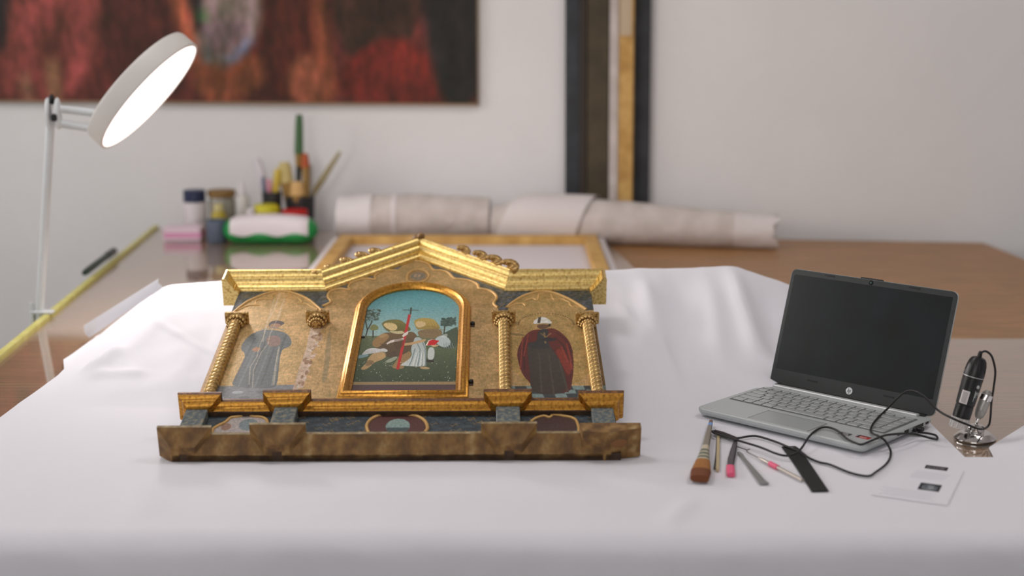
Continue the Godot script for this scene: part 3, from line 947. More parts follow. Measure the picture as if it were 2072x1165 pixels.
func small_painting() -> Art:
	var a := Art.new(640, 1280, col(84, 96, 70))
	a.rows([0, 0, 1, 0, 1, 0.52, 0, 0.52], col(160, 184, 178), col(70, 140, 148))
	a.rows([0, 0.5, 1, 0.5, 1, 1, 0, 1], col(48, 62, 46), col(104, 116, 84))
	a.grain(0.03, 0.05, 0.12, 71)
	a.smooth(A.hill, col(74, 88, 70)); a.smooth(A.pool, col(120, 150, 152))
	for k in ["treeA", "treeA2", "treeB", "treeC"]: a.stroke(A[k], 0.012, col(58, 58, 44))
	a.smooth(A.fol1, col(74, 92, 82)); a.smooth(A.fol2, col(124, 130, 80)); a.smooth(A.fol3, col(62, 84, 76))
	var rg := RandomNumberGenerator.new()
	rg.seed = 9
	for i in 90:
		a.oval(rg.randf_range(0.0, 0.165), rg.randf_range(0.235, 0.35), 0.012, 0.007, [col(60, 78, 66), col(92, 108, 92), col(120, 150, 146)][i % 3])
		a.oval(rg.randf_range(0.80, 0.945), rg.randf_range(0.32, 0.405), 0.010, 0.006, [col(50, 72, 64), col(80, 100, 88)][i % 2])
	a.smooth(A.legL1, col(176, 144, 98), col(184, 154, 108)); a.smooth(A.wrapL, col(150, 156, 136)); a.smooth(A.legL2, col(150, 122, 80))
	a.smooth(A.hairL, col(96, 92, 48), col(116, 112, 58)); a.smooth(A.bodyL, col(84, 70, 52), col(112, 90, 60)); a.smooth(A.shoulderL, col(150, 120, 76))
	a.smooth(A.collarL, col(196, 182, 138)); a.smooth(A.faceL, col(206, 182, 128))
	a.stroke([0.39, 0.425, 0.41, 0.428], 0.008, col(96, 74, 48)); a.stroke([0.45, 0.42, 0.47, 0.421], 0.008, col(96, 74, 48)); a.stroke([0.425, 0.46, 0.445, 0.461], 0.01, col(170, 96, 76))
	a.smooth(A.lamb, col(186, 186, 182), col(208, 206, 202)); a.oval(0.365, 0.656, 0.012, 0.008, col(70, 64, 60))
	a.smooth(A.hairR, col(150, 128, 66), col(176, 152, 80)); a.smooth(A.torsoR, col(132, 112, 80)); a.smooth(A.faceR, col(204, 178, 132))
	a.stroke([0.66, 0.405, 0.68, 0.408], 0.008, col(110, 84, 54)); a.stroke([0.70, 0.408, 0.72, 0.412], 0.008, col(110, 84, 54))
	a.smooth(A.robeR, col(196, 202, 196), col(168, 180, 176)); a.smooth(A.skirtR, col(190, 196, 190)); a.rows(A.shoeR, col(54, 48, 42))
	for k in ["foldA", "foldB", "foldC"]: a.stroke(A[k], 0.012, col(128, 144, 144))
	a.smooth(A.sleeveR, col(178, 190, 188)); a.smooth(A.armR, col(190, 156, 112)); a.smooth(A.handR, col(200, 166, 120)); a.smooth(A.feetR, col(180, 150, 106))
	for i in 5: a.stroke([0.84 + 0.02 * i, 0.57, 0.85 + 0.022 * i, 0.62], 0.006, col(130, 146, 146))
	a.rows(A.bookE, col(224, 210, 196)); a.rows(A.book, col(196, 30, 34))
	a.rows(A.staff, col(186, 48, 46)); a.stroke(A.crossV, 0.018, col(62, 68, 52)); a.stroke(A.crossH, 0.014, col(62, 68, 52))
	a.rows(A.scrollA, col(218, 208, 196)); a.rows(A.scrollB, col(218, 208, 196))
	# modelling: hair strands, shaded limbs, folds and trimmings
	for i in 9:
		a.stroke([0.25 + 0.02 * i, 0.352 + 0.004 * absf(i - 4), 0.27 + 0.022 * i, 0.372 + 0.004 * absf(i - 4)], 0.006, col(136, 130, 72, 0.7))
		a.stroke([0.52 + 0.025 * i, 0.352 - 0.002 * i, 0.55 + 0.026 * i, 0.385 + 0.004 * i], 0.006, col(196, 172, 100, 0.6))
	for i in 6: a.stroke([0.71 + 0.02 * i, 0.395 + 0.008 * i, 0.74 + 0.02 * i, 0.435 + 0.004 * i], 0.006, col(120, 98, 50, 0.6))
	for q in [[0.20, 0.56, 0.24, 0.60, 0.32, 0.62, 0.26, 0.585], [0.34, 0.52, 0.46, 0.53, 0.44, 0.62, 0.36, 0.63], [0.12, 0.72, 0.20, 0.735, 0.15, 0.775, 0.10, 0.775]]: a.smooth(q, col(74, 56, 38, 0.4))
	for q in [[0.19, 0.49, 0.26, 0.475, 0.28, 0.50, 0.20, 0.53], [0.26, 0.66, 0.31, 0.68, 0.24, 0.71, 0.20, 0.70]]: a.smooth(q, col(196, 164, 112, 0.45))
	for i in 7: a.stroke([0.585 + 0.012 * i, 0.66, 0.56 + 0.018 * i, 0.78], 0.007, [col(222, 226, 220, 0.8), col(136, 152, 152, 0.7)][i % 2])
	for i in 6: a.stroke([0.60 + 0.03 * i, 0.445 + 0.006 * (i % 2), 0.63 + 0.03 * i, 0.475], 0.006, col(92, 76, 52, 0.6))
	for i in 5: a.stroke([0.10 + 0.04 * i, 0.645 + 0.003 * i, 0.13 + 0.04 * i, 0.665], 0.006, col(150, 150, 150, 0.7))
	a.smooth([0.80, 0.50, 0.86, 0.475, 0.88, 0.50, 0.83, 0.53], col(206, 212, 206, 0.6))
	for i in 12: a.oval(0.36 + 0.012 * i, 0.565 - 0.004 * i, 0.003, 0.004, col(90, 70, 60))
	for i in 130:
		a.oval(rg.randf(), rg.randf_range(0.74, 0.93), 0.005, 0.003, [col(150, 160, 128), col(62, 76, 52), col(96, 108, 74), col(190, 186, 160)][i % 4])
	var b0: float = A.band[1]
	var b1: float = A.band2[1]
	a.rows([0, b0 - 0.012, 1, b0 - 0.012, 1, b1, 0, b1], col(150, 128, 90)); a.rows([0, b1, 1, b1, 1, 1, 0, 1], col(84, 66, 66))
	a.img.resize(300, 600, Image.INTERPOLATE_LANCZOS)
	a.img.resize(640, 1280, Image.INTERPOLATE_CUBIC)
	a.grain(0.08, 0.10, 0.16, 72, 0.1)
	a.grain(0.3, 0.3, 0.12, 73)
	return a

func predella_painting() -> Art:
	var a := Art.new(1024, 192, col(58, 68, 74))
	a.grain(0.04, 0.05, 0.4, 81)
	var rg := RandomNumberGenerator.new()
	rg.seed = 3
	for i in 170:
		var x := rg.randf()
		var y := rg.randf()
		a.stroke([x, y, x + 0.006, y + 0.05, x + 0.014, y - 0.02, x + 0.018, y + 0.03], 0.0022, col(140, 112, 74, 0.8))
	a.smooth(A.pmL, col(176, 166, 162)); a.oval(0.15, 0.36, 0.022, 0.16, col(126, 138, 140)); a.oval(0.10, 0.42, 0.012, 0.10, col(150, 118, 100))
	a.smooth(A.pmC + A.pmC2, col(88, 52, 48)); a.oval(0.495, 0.42, 0.028, 0.21, col(134, 156, 150)); a.rows([0.468, 0.46, 0.522, 0.46, 0.515, 0.62, 0.475, 0.62], col(70, 84, 86))
	a.smooth(A.pmR, col(72, 48, 44))
	a.grain(0.12, 0.12, 0.25, 82)
	return a

func curl(size: float, turn: float) -> ArrayMesh:      # a carved leaf that rolls over at its tip
	var s := Sh.new()
	for e in [[0.0, 1.0], [0.45, 0.72], [-0.45, 0.72]]:
		var p := []
		var r := []
		for i in 13:
			var f := float(i) / 12
			var a: float = -0.5 + f * 4.3
			var rr: float = size * (0.62 - 0.38 * f) * e[1]
			p.append(Vector3(cos(a) * rr + e[0] * size * 0.4, 0.35 * size + sin(a * 0.5) * size * 0.25, -size * 0.35 - sin(a) * rr))
			r.append(size * (0.25 - 0.11 * f))
		s.tube(p, r, 7)
	return s.done()

func altarpiece() -> void:
	var t := thing("altarpiece", "carved gilded wooden altarpiece with painted saints and an arched central painting, lying on white paper", "altarpiece", Vector3(-0.177, 0.0, -2.098))
	t.basis = Basis(Vector3.UP, TURN + 0.014) * Basis(Vector3.RIGHT, deg_to_rad(13.0))
	var UV := func(p: Vector2, h: float) -> Vector3: return Vector3(p.x, h, -p.y)      # plan (u, v), height out of the face
	var UW := func(p: Vector2, h: float) -> Vector3: return Vector3(p.x, p.y, -h)      # plan (u, w), height up the face
	# wood core
	var gable := PackedVector2Array([Vector2(-0.336, 0.12), Vector2(0.336, 0.12), Vector2(0.336, 0.612), Vector2(0.175, 0.612), Vector2(0, 0.77), Vector2(-0.175, 0.612), Vector2(-0.336, 0.612)])
	part("wood_core", Sh.new().prism(gable, 0.0, 0.0213, UV).done(), M.oldwood, t)
	part("predella_core", Sh.new().box(Vector3(0, 0.00665, -0.06), Vector3(0.69, 0.0133, 0.12), 0.001).done(), M.oldwood, t)
	# painted gold ground
	var art := main_painting()
	var gm := mat(Color.WHITE, 0.5, 1.0)
	gm.albedo_texture = (art[0] as Art).tex()
	var mk: Art = art[1]
	mk.img.adjust_bcs(0.42, 1.0, 1.0)
	gm.metallic_texture = mk.tex()
	gm.metallic_texture_channel = BaseMaterial3D.TEXTURE_CHANNEL_RED
	var face := PackedVector2Array([Vector2(-0.336, 0.14), Vector2(0.336, 0.14), Vector2(0.336, 0.61), Vector2(0.174, 0.61), Vector2(0, 0.768), Vector2(-0.174, 0.61), Vector2(-0.336, 0.61)])
	part("painted_panel", plate(face, 0.0218, MB), gm, t).set_meta("label", "gold ground painted with two standing saints under blue spandrels")
	# central painting and its arched frame
	var arch := PackedVector2Array([Vector2(-0.0885, 0.187), Vector2(0.0885, 0.187)])
	for i in 25:
		var a := PI * i / 24
		arch.append(Vector2(cos(a) * 0.0885, 0.502 + sin(a) * 0.0995))
	var pm := mat(Color.WHITE, 0.5)
	pm.albedo_texture = small_painting().tex()
	part("central_painting", plate(arch, 0.0226, PB), pm, t).set_meta("label", "arched painting of two children with a red staff in a green landscape")
	var path := [Vector2(-0.0965, 0.1675), Vector2(-0.0965, 0.30), Vector2(-0.0965, 0.42)]
	for i in 25:
		var a := PI - PI * i / 24
		path.append(Vector2(cos(a) * 0.0965, 0.502 + sin(a) * 0.106))
	path.append_array([Vector2(0.0965, 0.42), Vector2(0.0965, 0.30), Vector2(0.0965, 0.1675)])
	var fp := [Vector2(-0.0105, 0.0215), Vector2(-0.0105, 0.026), Vector2(-0.008, 0.0275), Vector2(-0.006, 0.0285), Vector2(-0.005, 0.031), Vector2(-0.002, 0.0345), Vector2(0.001, 0.0352), Vector2(0.004, 0.0335), Vector2(0.005, 0.031), Vector2(0.0065, 0.0305), Vector2(0.0095, 0.0285), Vector2(0.011, 0.0255), Vector2(0.011, 0.0215)]
	part("arched_frame", Sh.new().mould(path, fp, UV, true).done(), M.framegold, t)
	# raised beads round the niches and the gable tracery
	var bead := func(pts: Array, w: float, r: float, called: String) -> void:
		var p := []
		for q: Vector2 in spline(pts, 4): p.append(Vector3(q.x, w, -q.y))
		part(called, Sh.new().tube(p, r, 6).done(), M.gilt, t)
	M.gilt = mat(col(206, 166, 104), 0.5, 0.4)
	for k in ["nicheL", "nicheR"]: bead.call(back(A[k], MB), 0.0218, 0.0028, "arch_bead")
	for k in ["multi", "multi2"]: bead.call(back(A[k], MB), 0.0218, 0.0028, "tracery_bead")
	for k in ["lobL1", "lobL2", "lobL3", "lobL4", "lobL5", "lobR1", "lobR2", "lobR3", "lobR4", "lobR5"]: bead.call(back(A[k], MB), 0.0216, 0.0018, "scallop_bead")
	var md := back(A.med, MB)
	md.append(md[0])
	bead.call(md, 0.0218, 0.002, "medallion_bead")
	# twisted columns and capitals; the second column is lost
	for c in [[-0.317, true, 0.455], [-0.171, false, 0.460], [0.168, true, 0.458], [0.320, true, 0.450]]:
		var u: float = c[0]
		var top: float = c[2]
		if c[1]:
			var s := Sh.new()
			s.g(1)
			var n := 252
			var seg := 20
			var ring := func(i: int) -> Array:
				var v := lerpf(0.143, top - 0.024, float(i) / n)
				var o := []
				for k in seg:
					var a := TAU * k / seg
					var tw := a + float(i) / n * TAU * 10.5
					var r := 0.0060 + 0.0044 * sqrt(absf(sin(tw)))
					o.append(Vector3(u + cos(a) * r, 0.0285 + sin(a) * r, -v))
				return o
			var was: Array = ring.call(0)
			for i in range(1, n + 1):
				var now: Array = ring.call(i)
				for k in seg:
					var m := (k + 1) % seg
					s.quad(was[m], was[k], now[k], now[m])
				was = now
			part("twisted_column", s.done(), M.columngold, t)
		var cs := Sh.new()
		var up := Transform3D(Basis(Vector3.RIGHT, -PI / 2), Vector3(u, 0.0265, -(top - 0.028)))
		cs.lathe([Vector2(0.0, 0.0), Vector2(0.0085, 0.0), Vector2(0.0095, 0.003), Vector2(0.0085, 0.006), Vector2(0.0105, 0.012), Vector2(0.0145, 0.019), Vector2(0.0175, 0.022), Vector2(0.0, 0.023)], 16, up)
		for i in 9:
			var a := PI * i / 8
			for lv in 2:
				var rr := 0.0115 if lv == 0 else 0.0155
				cs.ell(Vector3(u + cos(a + lv * 0.2) * rr, 0.0265 + sin(a + lv * 0.2) * rr * 0.9, -(top - (0.021 if lv == 0 else 0.0125))), Vector3(0.003, 0.003, 0.0048), Basis.IDENTITY, 8, 6)
		var cap := part("capital", cs.done(), M.oldgold, t)
		part("abacus", Sh.new().box(Vector3(u, 0.033, -(top - 0.002)), Vector3(0.043, 0.023, 0.0065), 0.0015).done(), M.oldgold, cap)
	# upper cornice with its gable
	var cp := [Vector2(-0.334, 0.579), Vector2(-0.334, 0.595), Vector2(-0.171, 0.595), Vector2(0, 0.750), Vector2(0.171, 0.595), Vector2(0.334, 0.595), Vector2(0.334, 0.579)]
	var pr := [Vector2(0, 0.0), Vector2(0, 0.0255), Vector2(0.0015, 0.0285), Vector2(0.004, 0.0300), Vector2(0.0065, 0.0315), Vector2(0.0072, 0.0305), Vector2(0.0085, 0.0345), Vector2(0.0098, 0.0345), Vector2(0.0108, 0.0375), Vector2(0.0135, 0.0415), Vector2(0.0165, 0.0435), Vector2(0.0175, 0.0432), Vector2(0.0182, 0.0465), Vector2(0.0205, 0.051), Vector2(0.0235, 0.0545), Vector2(0.0265, 0.056), Vector2(0.0295, 0.055), Vector2(0.031, 0.052), Vector2(0.031, 0.0)]
	for i in [[0, 2], [2, 3], [3, 4], [4, 6]]:
		part("cornice_moulding", Sh.new().mould(cp, pr, UV, false, i[0], i[1]).done(), M.gold, t)
	# carved leaves on the gable
	var rg := RandomNumberGenerator.new()
	rg.seed = 4
	for q in [[-0.172, 0.0075], [-0.148, 0.009], [-0.118, 0.011], [-0.09, 0.0115], [-0.066, 0.011], [0.066, 0.013], [0.098, 0.014], [0.126, 0.0145], [0.156, 0.0155]]:
		var f: float = 1.0 - absf(q[0]) / 0.171
		var v := 0.595 + 0.155 * f
		var nrm := Vector2(0.153 * signf(q[0]), 0.171).normalized()
		var base: Vector2 = Vector2(q[0], v) + nrm * 0.0235
		var b := Basis(Vector3.UP, atan2(-nrm.x, nrm.y))
		part("carved_leaf", curl(q[1] * 1.9, 0), M.oldgold, t, Transform3D(b, Vector3(base.x, 0.045, -base.y)))
	part("finial_stump", Sh.new().ell(Vector3(-0.003, 0.050, -0.793), Vector3(0.013, 0.010, 0.010)).ell(Vector3(0.003, 0.058, -0.787), Vector3(0.008, 0.007, 0.008)).done(), M.worn, t)
	# lower cornice over the predella
	var plan := [Vector2(-0.340, 0.001), Vector2(-0.340, 0.0265), Vector2(-0.310, 0.0265), Vector2(-0.310, 0.0135), Vector2(-0.203, 0.0135), Vector2(-0.203, 0.030), Vector2(-0.166, 0.030), Vector2(-0.166, 0.0135), Vector2(0.153, 0.0135), Vector2(0.153, 0.030), Vector2(0.191, 0.030), Vector2(0.191, 0.0135), Vector2(0.306, 0.0135), Vector2(0.306, 0.0265), Vector2(0.340, 0.0265), Vector2(0.340, 0.001)]
	var mp := [Vector2(-0.012, 0.121), Vector2(0.0, 0.121), Vector2(0.0043, 0.1215), Vector2(0.0086, 0.1235), Vector2(0.0116, 0.127), Vector2(0.0125, 0.130), Vector2(0.0138, 0.1315), Vector2(0.0172, 0.1325), Vector2(0.0193, 0.1345), Vector2(0.0202, 0.138), Vector2(0.0202, 0.143), Vector2(0.0185, 0.1455), Vector2(-0.012, 0.1455)]
	for i in [[0, 3], [3, 4], [4, 7], [7, 8], [8, 11], [11, 12], [12, 15]]:
		var lc := part("lower_cornice", Sh.new().mould(plan, mp.slice(0, 9), UW, false, i[0], i[1], false).done(), M.framegold, t)
		part("worn_lip", Sh.new().mould(plan, [Vector2(-0.012, 0.1347)] + mp.slice(8), UW, false, i[0], i[1]).done(), M.bole, lc)
	# predella: painted frieze, pilasters, gilded cusps
	var fr := mat(Color.WHITE, 0.55)
	fr.albedo_texture = predella_painting().tex()
	part("painted_frieze", plate(PackedVector2Array([Vector2(-0.345, 0.02), Vector2(0.345, 0.02), Vector2(0.345, 0.135), Vector2(-0.345, 0.135)]), 0.0137, PR), fr, t).set_meta("label", "dark blue frieze with three painted medallions")
	for c in [[-0.3275, 0.035, 0.0265], [-0.1845, 0.037, 0.030], [0.172, 0.038, 0.030], [0.324, 0.036, 0.0265]]:
		part("pilaster", Sh.new().box(Vector3(c[0], (c[2] + 0.010) / 2, -0.074), Vector3(c[1], c[2] - 0.010, 0.100), 0.0012).done(), M.bluepaint, t)
	for k in ["pmL", "pmR"]: bead.call(back(A[k], PR), 0.0142, 0.0026, "medallion_bead")
	bead.call(back(A.pmC + A.pmC2, PR), 0.0142, 0.0030, "medallion_bead")
	# base moulding of worn wood; at the right end a plain block
	var bplan := [Vector2(-0.345, 0.0), Vector2(-0.345, 0.0265), Vector2(-0.309, 0.0265), Vector2(-0.309, 0.014), Vector2(-0.203, 0.014), Vector2(-0.203, 0.031), Vector2(-0.164, 0.031), Vector2(-0.164, 0.014), Vector2(0.153, 0.014), Vector2(0.153, 0.031), Vector2(0.192, 0.031), Vector2(0.192, 0.014), Vector2(0.33, 0.014)]
	var bp := [Vector2(-0.012, 0.0), Vector2(0.0, 0.0), Vector2(0.002, 0.0015), Vector2(0.0205, 0.0185), Vector2(0.0235, 0.021), Vector2(0.0237, 0.027), Vector2(0.022, 0.0295), Vector2(-0.012, 0.0295)]
	for i in [[0, 3], [3, 4], [4, 7], [7, 8], [8, 11], [11, 12]]:
		var bm := part("base_moulding", Sh.new().mould(bplan, bp.slice(0, 5), UW, false, i[0], i[1]).done(), M.worn, t)
		part("worn_rim", Sh.new().mould(bplan, [Vector2(-0.012, 0.0212)] + bp.slice(4), UW, false, i[0], i[1]).done(), M.rim, bm)
	for c in [[-0.327, 0.036, 0.0265], [-0.1835, 0.039, 0.031], [0.1725, 0.039, 0.031]]:
		part("pilaster_foot", Sh.new().box(Vector3(c[0], c[2] / 2, -0.0125), Vector3(c[1] - 0.0004, c[2] - 0.0004, 0.0246)).done(), M.oldwood, t)
	var blk := Sh.new()
	blk.prism(PackedVector2Array([Vector2(0.285, 0.006), Vector2(0.320, -0.0005), Vector2(0.376, 0.014), Vector2(0.376, 0.030), Vector2(0.282, 0.030)]), 0.0, 0.050, UV)
	part("corner_block", blk.done(), M.worn, t)
	var kn := Sh.new()
	kn.ell(Vector3(0.342, 0.028, -0.0060), Vector3(0.014, 0.008, 0.002), Basis(Vector3.UP, 0.25))
	part("wood_knot", kn.done(), mat(col(128, 84, 44), 0.6), t)
	var pins := Sh.new()
	# dark screws beside the frame, and a hole with a dark plug in the painting
	for q in [[0.1115, 0.445], [0.1115, 0.218]]:
		part("screw", Sh.new().ell(Vector3(q[0], 0.024, -q[1]), Vector3(0.0042, 0.0045, 0.0042)).done(), M.black, t)
		part("hinge_leaf", Sh.new().box(Vector3(q[0] + 0.0002, 0.0222, -q[1]), Vector3(0.007, 0.0012, 0.022), 0.0004).done(), mat(col(60, 42, 26), 0.6), t)
	part("dark_plug", Sh.new().ell(Vector3(-0.083, 0.0232, -0.391), Vector3(0.0032, 0.0022, 0.0038)).done(), M.black, t)

# ---------------------------------------------------------------- laptop
# a rounded slab from rings of (inset, height)
func slab(w: float, d: float, r: float, rings: Array, seg := 6, off := Vector3.ZERO) -> ArrayMesh:
	var s := Sh.new()
	var loops := []
	for q in rings:
		var o := []
		for p: Vector2 in rounded(w - 2 * q[0], d - 2 * q[0], maxf(r - q[0], 0.0004), seg):
			o.append(off + Vector3(p.x, q[1], p.y))
		loops.append(o)
	for i in loops.size() - 1:
		for k in loops[i].size():
			var m: int = (k + 1) % loops[i].size()
			s.face([loops[i][k], loops[i][m], loops[i + 1][m], loops[i + 1][k]], (loops[i][k] + loops[i][m] + loops[i + 1][k]) / 3.0 - off - Vector3(0, (rings[0][1] + rings[-1][1]) / 2, 0))
	s.face(loops[0], Vector3.DOWN)
	s.face(loops[-1], Vector3.UP)
	return s.done()

func laptop() -> void:
	var t := thing("laptop", "open silver laptop with a dark blank screen standing on the white paper", "laptop", Vector3(0.508, 0.0015, -2.314), deg_to_rad(-43.9))
	part("base", slab(0.324, 0.225, 0.014, [[0.012, 0.0025], [0.004, 0.0045], [0.0, 0.0105], [0.0, 0.0145], [0.001, 0.0158], [0.003, 0.0165]], 8), M.silver, t)
	for q in [[-0.13, -0.085], [0.13, -0.085], [-0.13, 0.085], [0.13, 0.085]]:
		part("rubber_foot", slab(0.03, 0.008, 0.003, [[0.0, 0.0], [0.0, 0.003]], 4, Vector3(q[0], 0, q[1])), M.black, t)
	part("keyboard_well", slab(0.302, 0.112, 0.004, [[0.0, 0.0164], [0.0, 0.0167]], 3, Vector3(0, 0, -0.0245)), mat(col(104, 108, 108), 0.5, 0.3), t)
	var km := mat(col(176, 180, 180), 0.36, 0.35)
	var cache := {}
	var rows := [[-0.0745, 0.0105, [1, 1, 1, 1, 1, 1, 1, 1, 1, 1, 1, 1, 1, 1, 1, 1]], [-0.0575, 0.0175, [1, 1, 1, 1, 1, 1, 1, 1, 1, 1, 1, 1, 1, 2, 1]], [-0.0385, 0.0175, [1.5, 1, 1, 1, 1, 1, 1, 1, 1, 1, 1, 1, 1, 1.5, 1]], [-0.0195, 0.0175, [1.8, 1, 1, 1, 1, 1, 1, 1, 1, 1, 1, 1, 2.2, 1]], [-0.0005, 0.0175, [2.3, 1, 1, 1, 1, 1, 1, 1, 1, 1, 1, 2.7, 1]], [0.0185, 0.0175, [1.3, 1, 1, 1.2, 5.5, 1.2, 1, 1.2, 1.3, 1.3]]]
	for r in rows:
		var x := -0.148
		for u in r[2]:
			var w: float = u * 0.0185
			var id := "%.2f_%.4f" % [u, r[1]]
			if not cache.has(id):
				cache[id] = slab(w - 0.0024, r[1] - 0.0022, 0.0016, [[0.0, 0.0166], [0.0, 0.0176], [0.0005, 0.0180]], 2)
			part("key", cache[id], km, t, Transform3D(Basis.IDENTITY, Vector3(x + w / 2, 0, r[0])))
			x += w
	part("touchpad", slab(0.113, 0.058, 0.003, [[0.0, 0.0163], [0.0, 0.01675], [0.0004, 0.0169]], 4, Vector3(-0.002, 0, 0.0755)), mat(col(174, 179, 178), 0.38, 0.35), t)
	var gr := Sh.new()
	gr.box(Vector3(-0.002, 0.0166, 0.0458), Vector3(0.115, 0.0003, 0.0008)).box(Vector3(-0.0592, 0.0166, 0.0755), Vector3(0.0007, 0.0003, 0.06)).box(Vector3(0.0552, 0.0166, 0.0755), Vector3(0.0007, 0.0003, 0.06))
	part("touchpad_groove", gr.done(), mat(col(70, 72, 73), 0.5), t)
	part("hinge_bar", slab(0.284, 0.011, 0.002, [[0.0, 0.0165], [0.0, 0.0195], [0.0015, 0.021]], 3, Vector3(0.0, 0, -0.0955)), mat(col(196, 199, 200), 0.42, 0.4), t)
	part("hinge_cover", slab(0.30, 0.010, 0.003, [[0.0, 0.013], [0.0, 0.0185], [0.002, 0.0195]], 3, Vector3(0.0, 0, -0.1065)), M.black, t)
	# ports on the right side
	for q in [[-0.088, 0.010, 0.004], [-0.068, 0.014, 0.006], [-0.02, 0.014, 0.006], [0.005, 0.009, 0.003]]:
		part("port", Sh.new().box(Vector3(0.162, 0.0115, q[0]), Vector3(0.0012, q[2], q[1]), 0.0004).done(), M.black, t)
	# stickers
	var s1 := part("sticker", slab(0.020, 0.013, 0.001, [[0.0, 0.0163], [0.0, 0.0168]], 2, Vector3(0.106, 0, 0.076)), mat(col(52, 52, 54), 0.3), t)
	s1.set_meta("label", "small dark sticker with a pale band")
	part("print", Sh.new().box(Vector3(0.107, 0.01685, 0.0795), Vector3(0.014, 0.0002, 0.0025)).box(Vector3(0.106, 0.01685, 0.0735), Vector3(0.010, 0.0002, 0.0016)).done(), mat(col(206, 198, 194), 0.4), s1)
	var s2 := part("sticker", slab(0.023, 0.014, 0.001, [[0.0, 0.0163], [0.0, 0.0168]], 2, Vector3(0.137, 0, 0.0715)), mat(col(170, 34, 34), 0.3), t)
	s2.set_meta("label", "small red and black sticker")
	part("print", Sh.new().box(Vector3(0.137, 0.01685, 0.0735), Vector3(0.013, 0.0002, 0.0022)).done(), mat(col(226, 196, 190), 0.4), s2)
	part("print", Sh.new().box(Vector3(0.1285, 0.01685, 0.0715), Vector3(0.005, 0.0002, 0.012)).box(Vector3(0.138, 0.01685, 0.0665), Vector3(0.02, 0.0002, 0.0022)).done(), M.black, s2)
	# lid: local x across, y up the lid, z towards the user
	var lid := Node3D.new()
	lid.name = "lid"
	t.add_child(lid)
	lid.position = Vector3(0, 0.0165, -0.1105)
	lid.rotation.x = -deg_to_rad(17.2)
	var turn := Basis(Vector3.RIGHT, PI / 2)             # slabs lie flat: stand them up, top side forward
	var L := func(called: String, w: float, h: float, r: float, rings: Array, cx: float, cy: float, m: Material) -> MeshInstance3D:
		return part(called, slab(w, h, r, rings, 6), m, lid, Transform3D(turn, Vector3(cx, cy, 0)))
	L.call("back_cover", 0.324, 0.213, 0.011, [[0.002, -0.0060], [0.0, -0.0050], [0.0, -0.0015]], 0, 0.1065, M.silver)
	L.call("bezel", 0.323, 0.212, 0.011, [[0.0, -0.0015], [0.0, 0.0008], [0.0010, 0.0012]], 0, 0.1065, mat(col(36, 41, 41), 0.42))
	var sm := mat(col(20, 24, 26), 0.22)
	sm.albedo_texture = smudges()
	sm.albedo_color = Color.WHITE
	sm.uv1_triplanar = true
	sm.uv1_scale = Vector3.ONE * 3.0
	L.call("screen", 0.309, 0.174, 0.002, [[0.0, 0.0010], [0.0, 0.00135]], 0, 0.1155, sm)
	L.call("webcam", 0.008, 0.008, 0.0039, [[0.0, 0.001], [0.0, 0.0018]], 0, 0.2068, mat(col(16, 16, 18), 0.15))
	L.call("lens", 0.0034, 0.0034, 0.0016, [[0.0, 0.0017], [0.0, 0.0021]], 0, 0.2068, mat(col(70, 96, 92), 0.1))
	L.call("camera_hump", 0.044, 0.004, 0.0018, [[0.0, -0.002], [0.0, 0.0007]], 0, 0.2128, M.black)
	for q in [[-0.083, 0.2085], [0.083, 0.2085], [-0.075, 0.0185], [0.075, 0.0185]]:
		L.call("rubber_pad", 0.020, 0.003, 0.0012, [[0.0, 0.0010], [0.0, 0.0018]], q[0], q[1], mat(col(14, 14, 15), 0.6))
	var lg: MeshInstance3D = L.call("logo", 0.0125, 0.0125, 0.00622, [[0.0, 0.0010], [0.0, 0.0017], [0.0003, 0.0018]], 0, 0.0145, mat(col(224, 228, 230), 0.3, 0.3))
	lg.set_meta("label", "round silver logo with slanted letters hp")
	var gl := Sh.new()                                   # slanted strokes of the two letters, on the disc (x across, -z up)
	var sl := func(x: float, y: float) -> Vector3: return Vector3(x + y * 0.36, 0.0019, -y)
	for q in [[-0.0028, 0.0052, -0.0028, -0.0018], [-0.0028, 0.0018, -0.0008, 0.0018], [-0.0008, 0.0018, -0.0008, -0.0018], [0.0009, 0.0018, 0.0009, -0.0052], [0.0009, 0.0018, 0.0029, 0.0018], [0.0029, 0.0018, 0.0029, -0.0018], [0.0029, -0.0018, 0.0009, -0.0018]]:
		gl.tube([sl.call(q[0], q[1]), sl.call(q[2], q[3])], 0.00042, 5)
	part("letters", gl.done(), mat(col(84, 90, 94), 0.4), lg)

func smudges() -> ImageTexture:
	var a := Art.new(512, 512, col(20, 26, 28))
	a.grain(0.008, 0.008, 0.35, 91, 0.2)
	a.grain(0.05, 0.05, 0.12, 92)
	return a.tex()

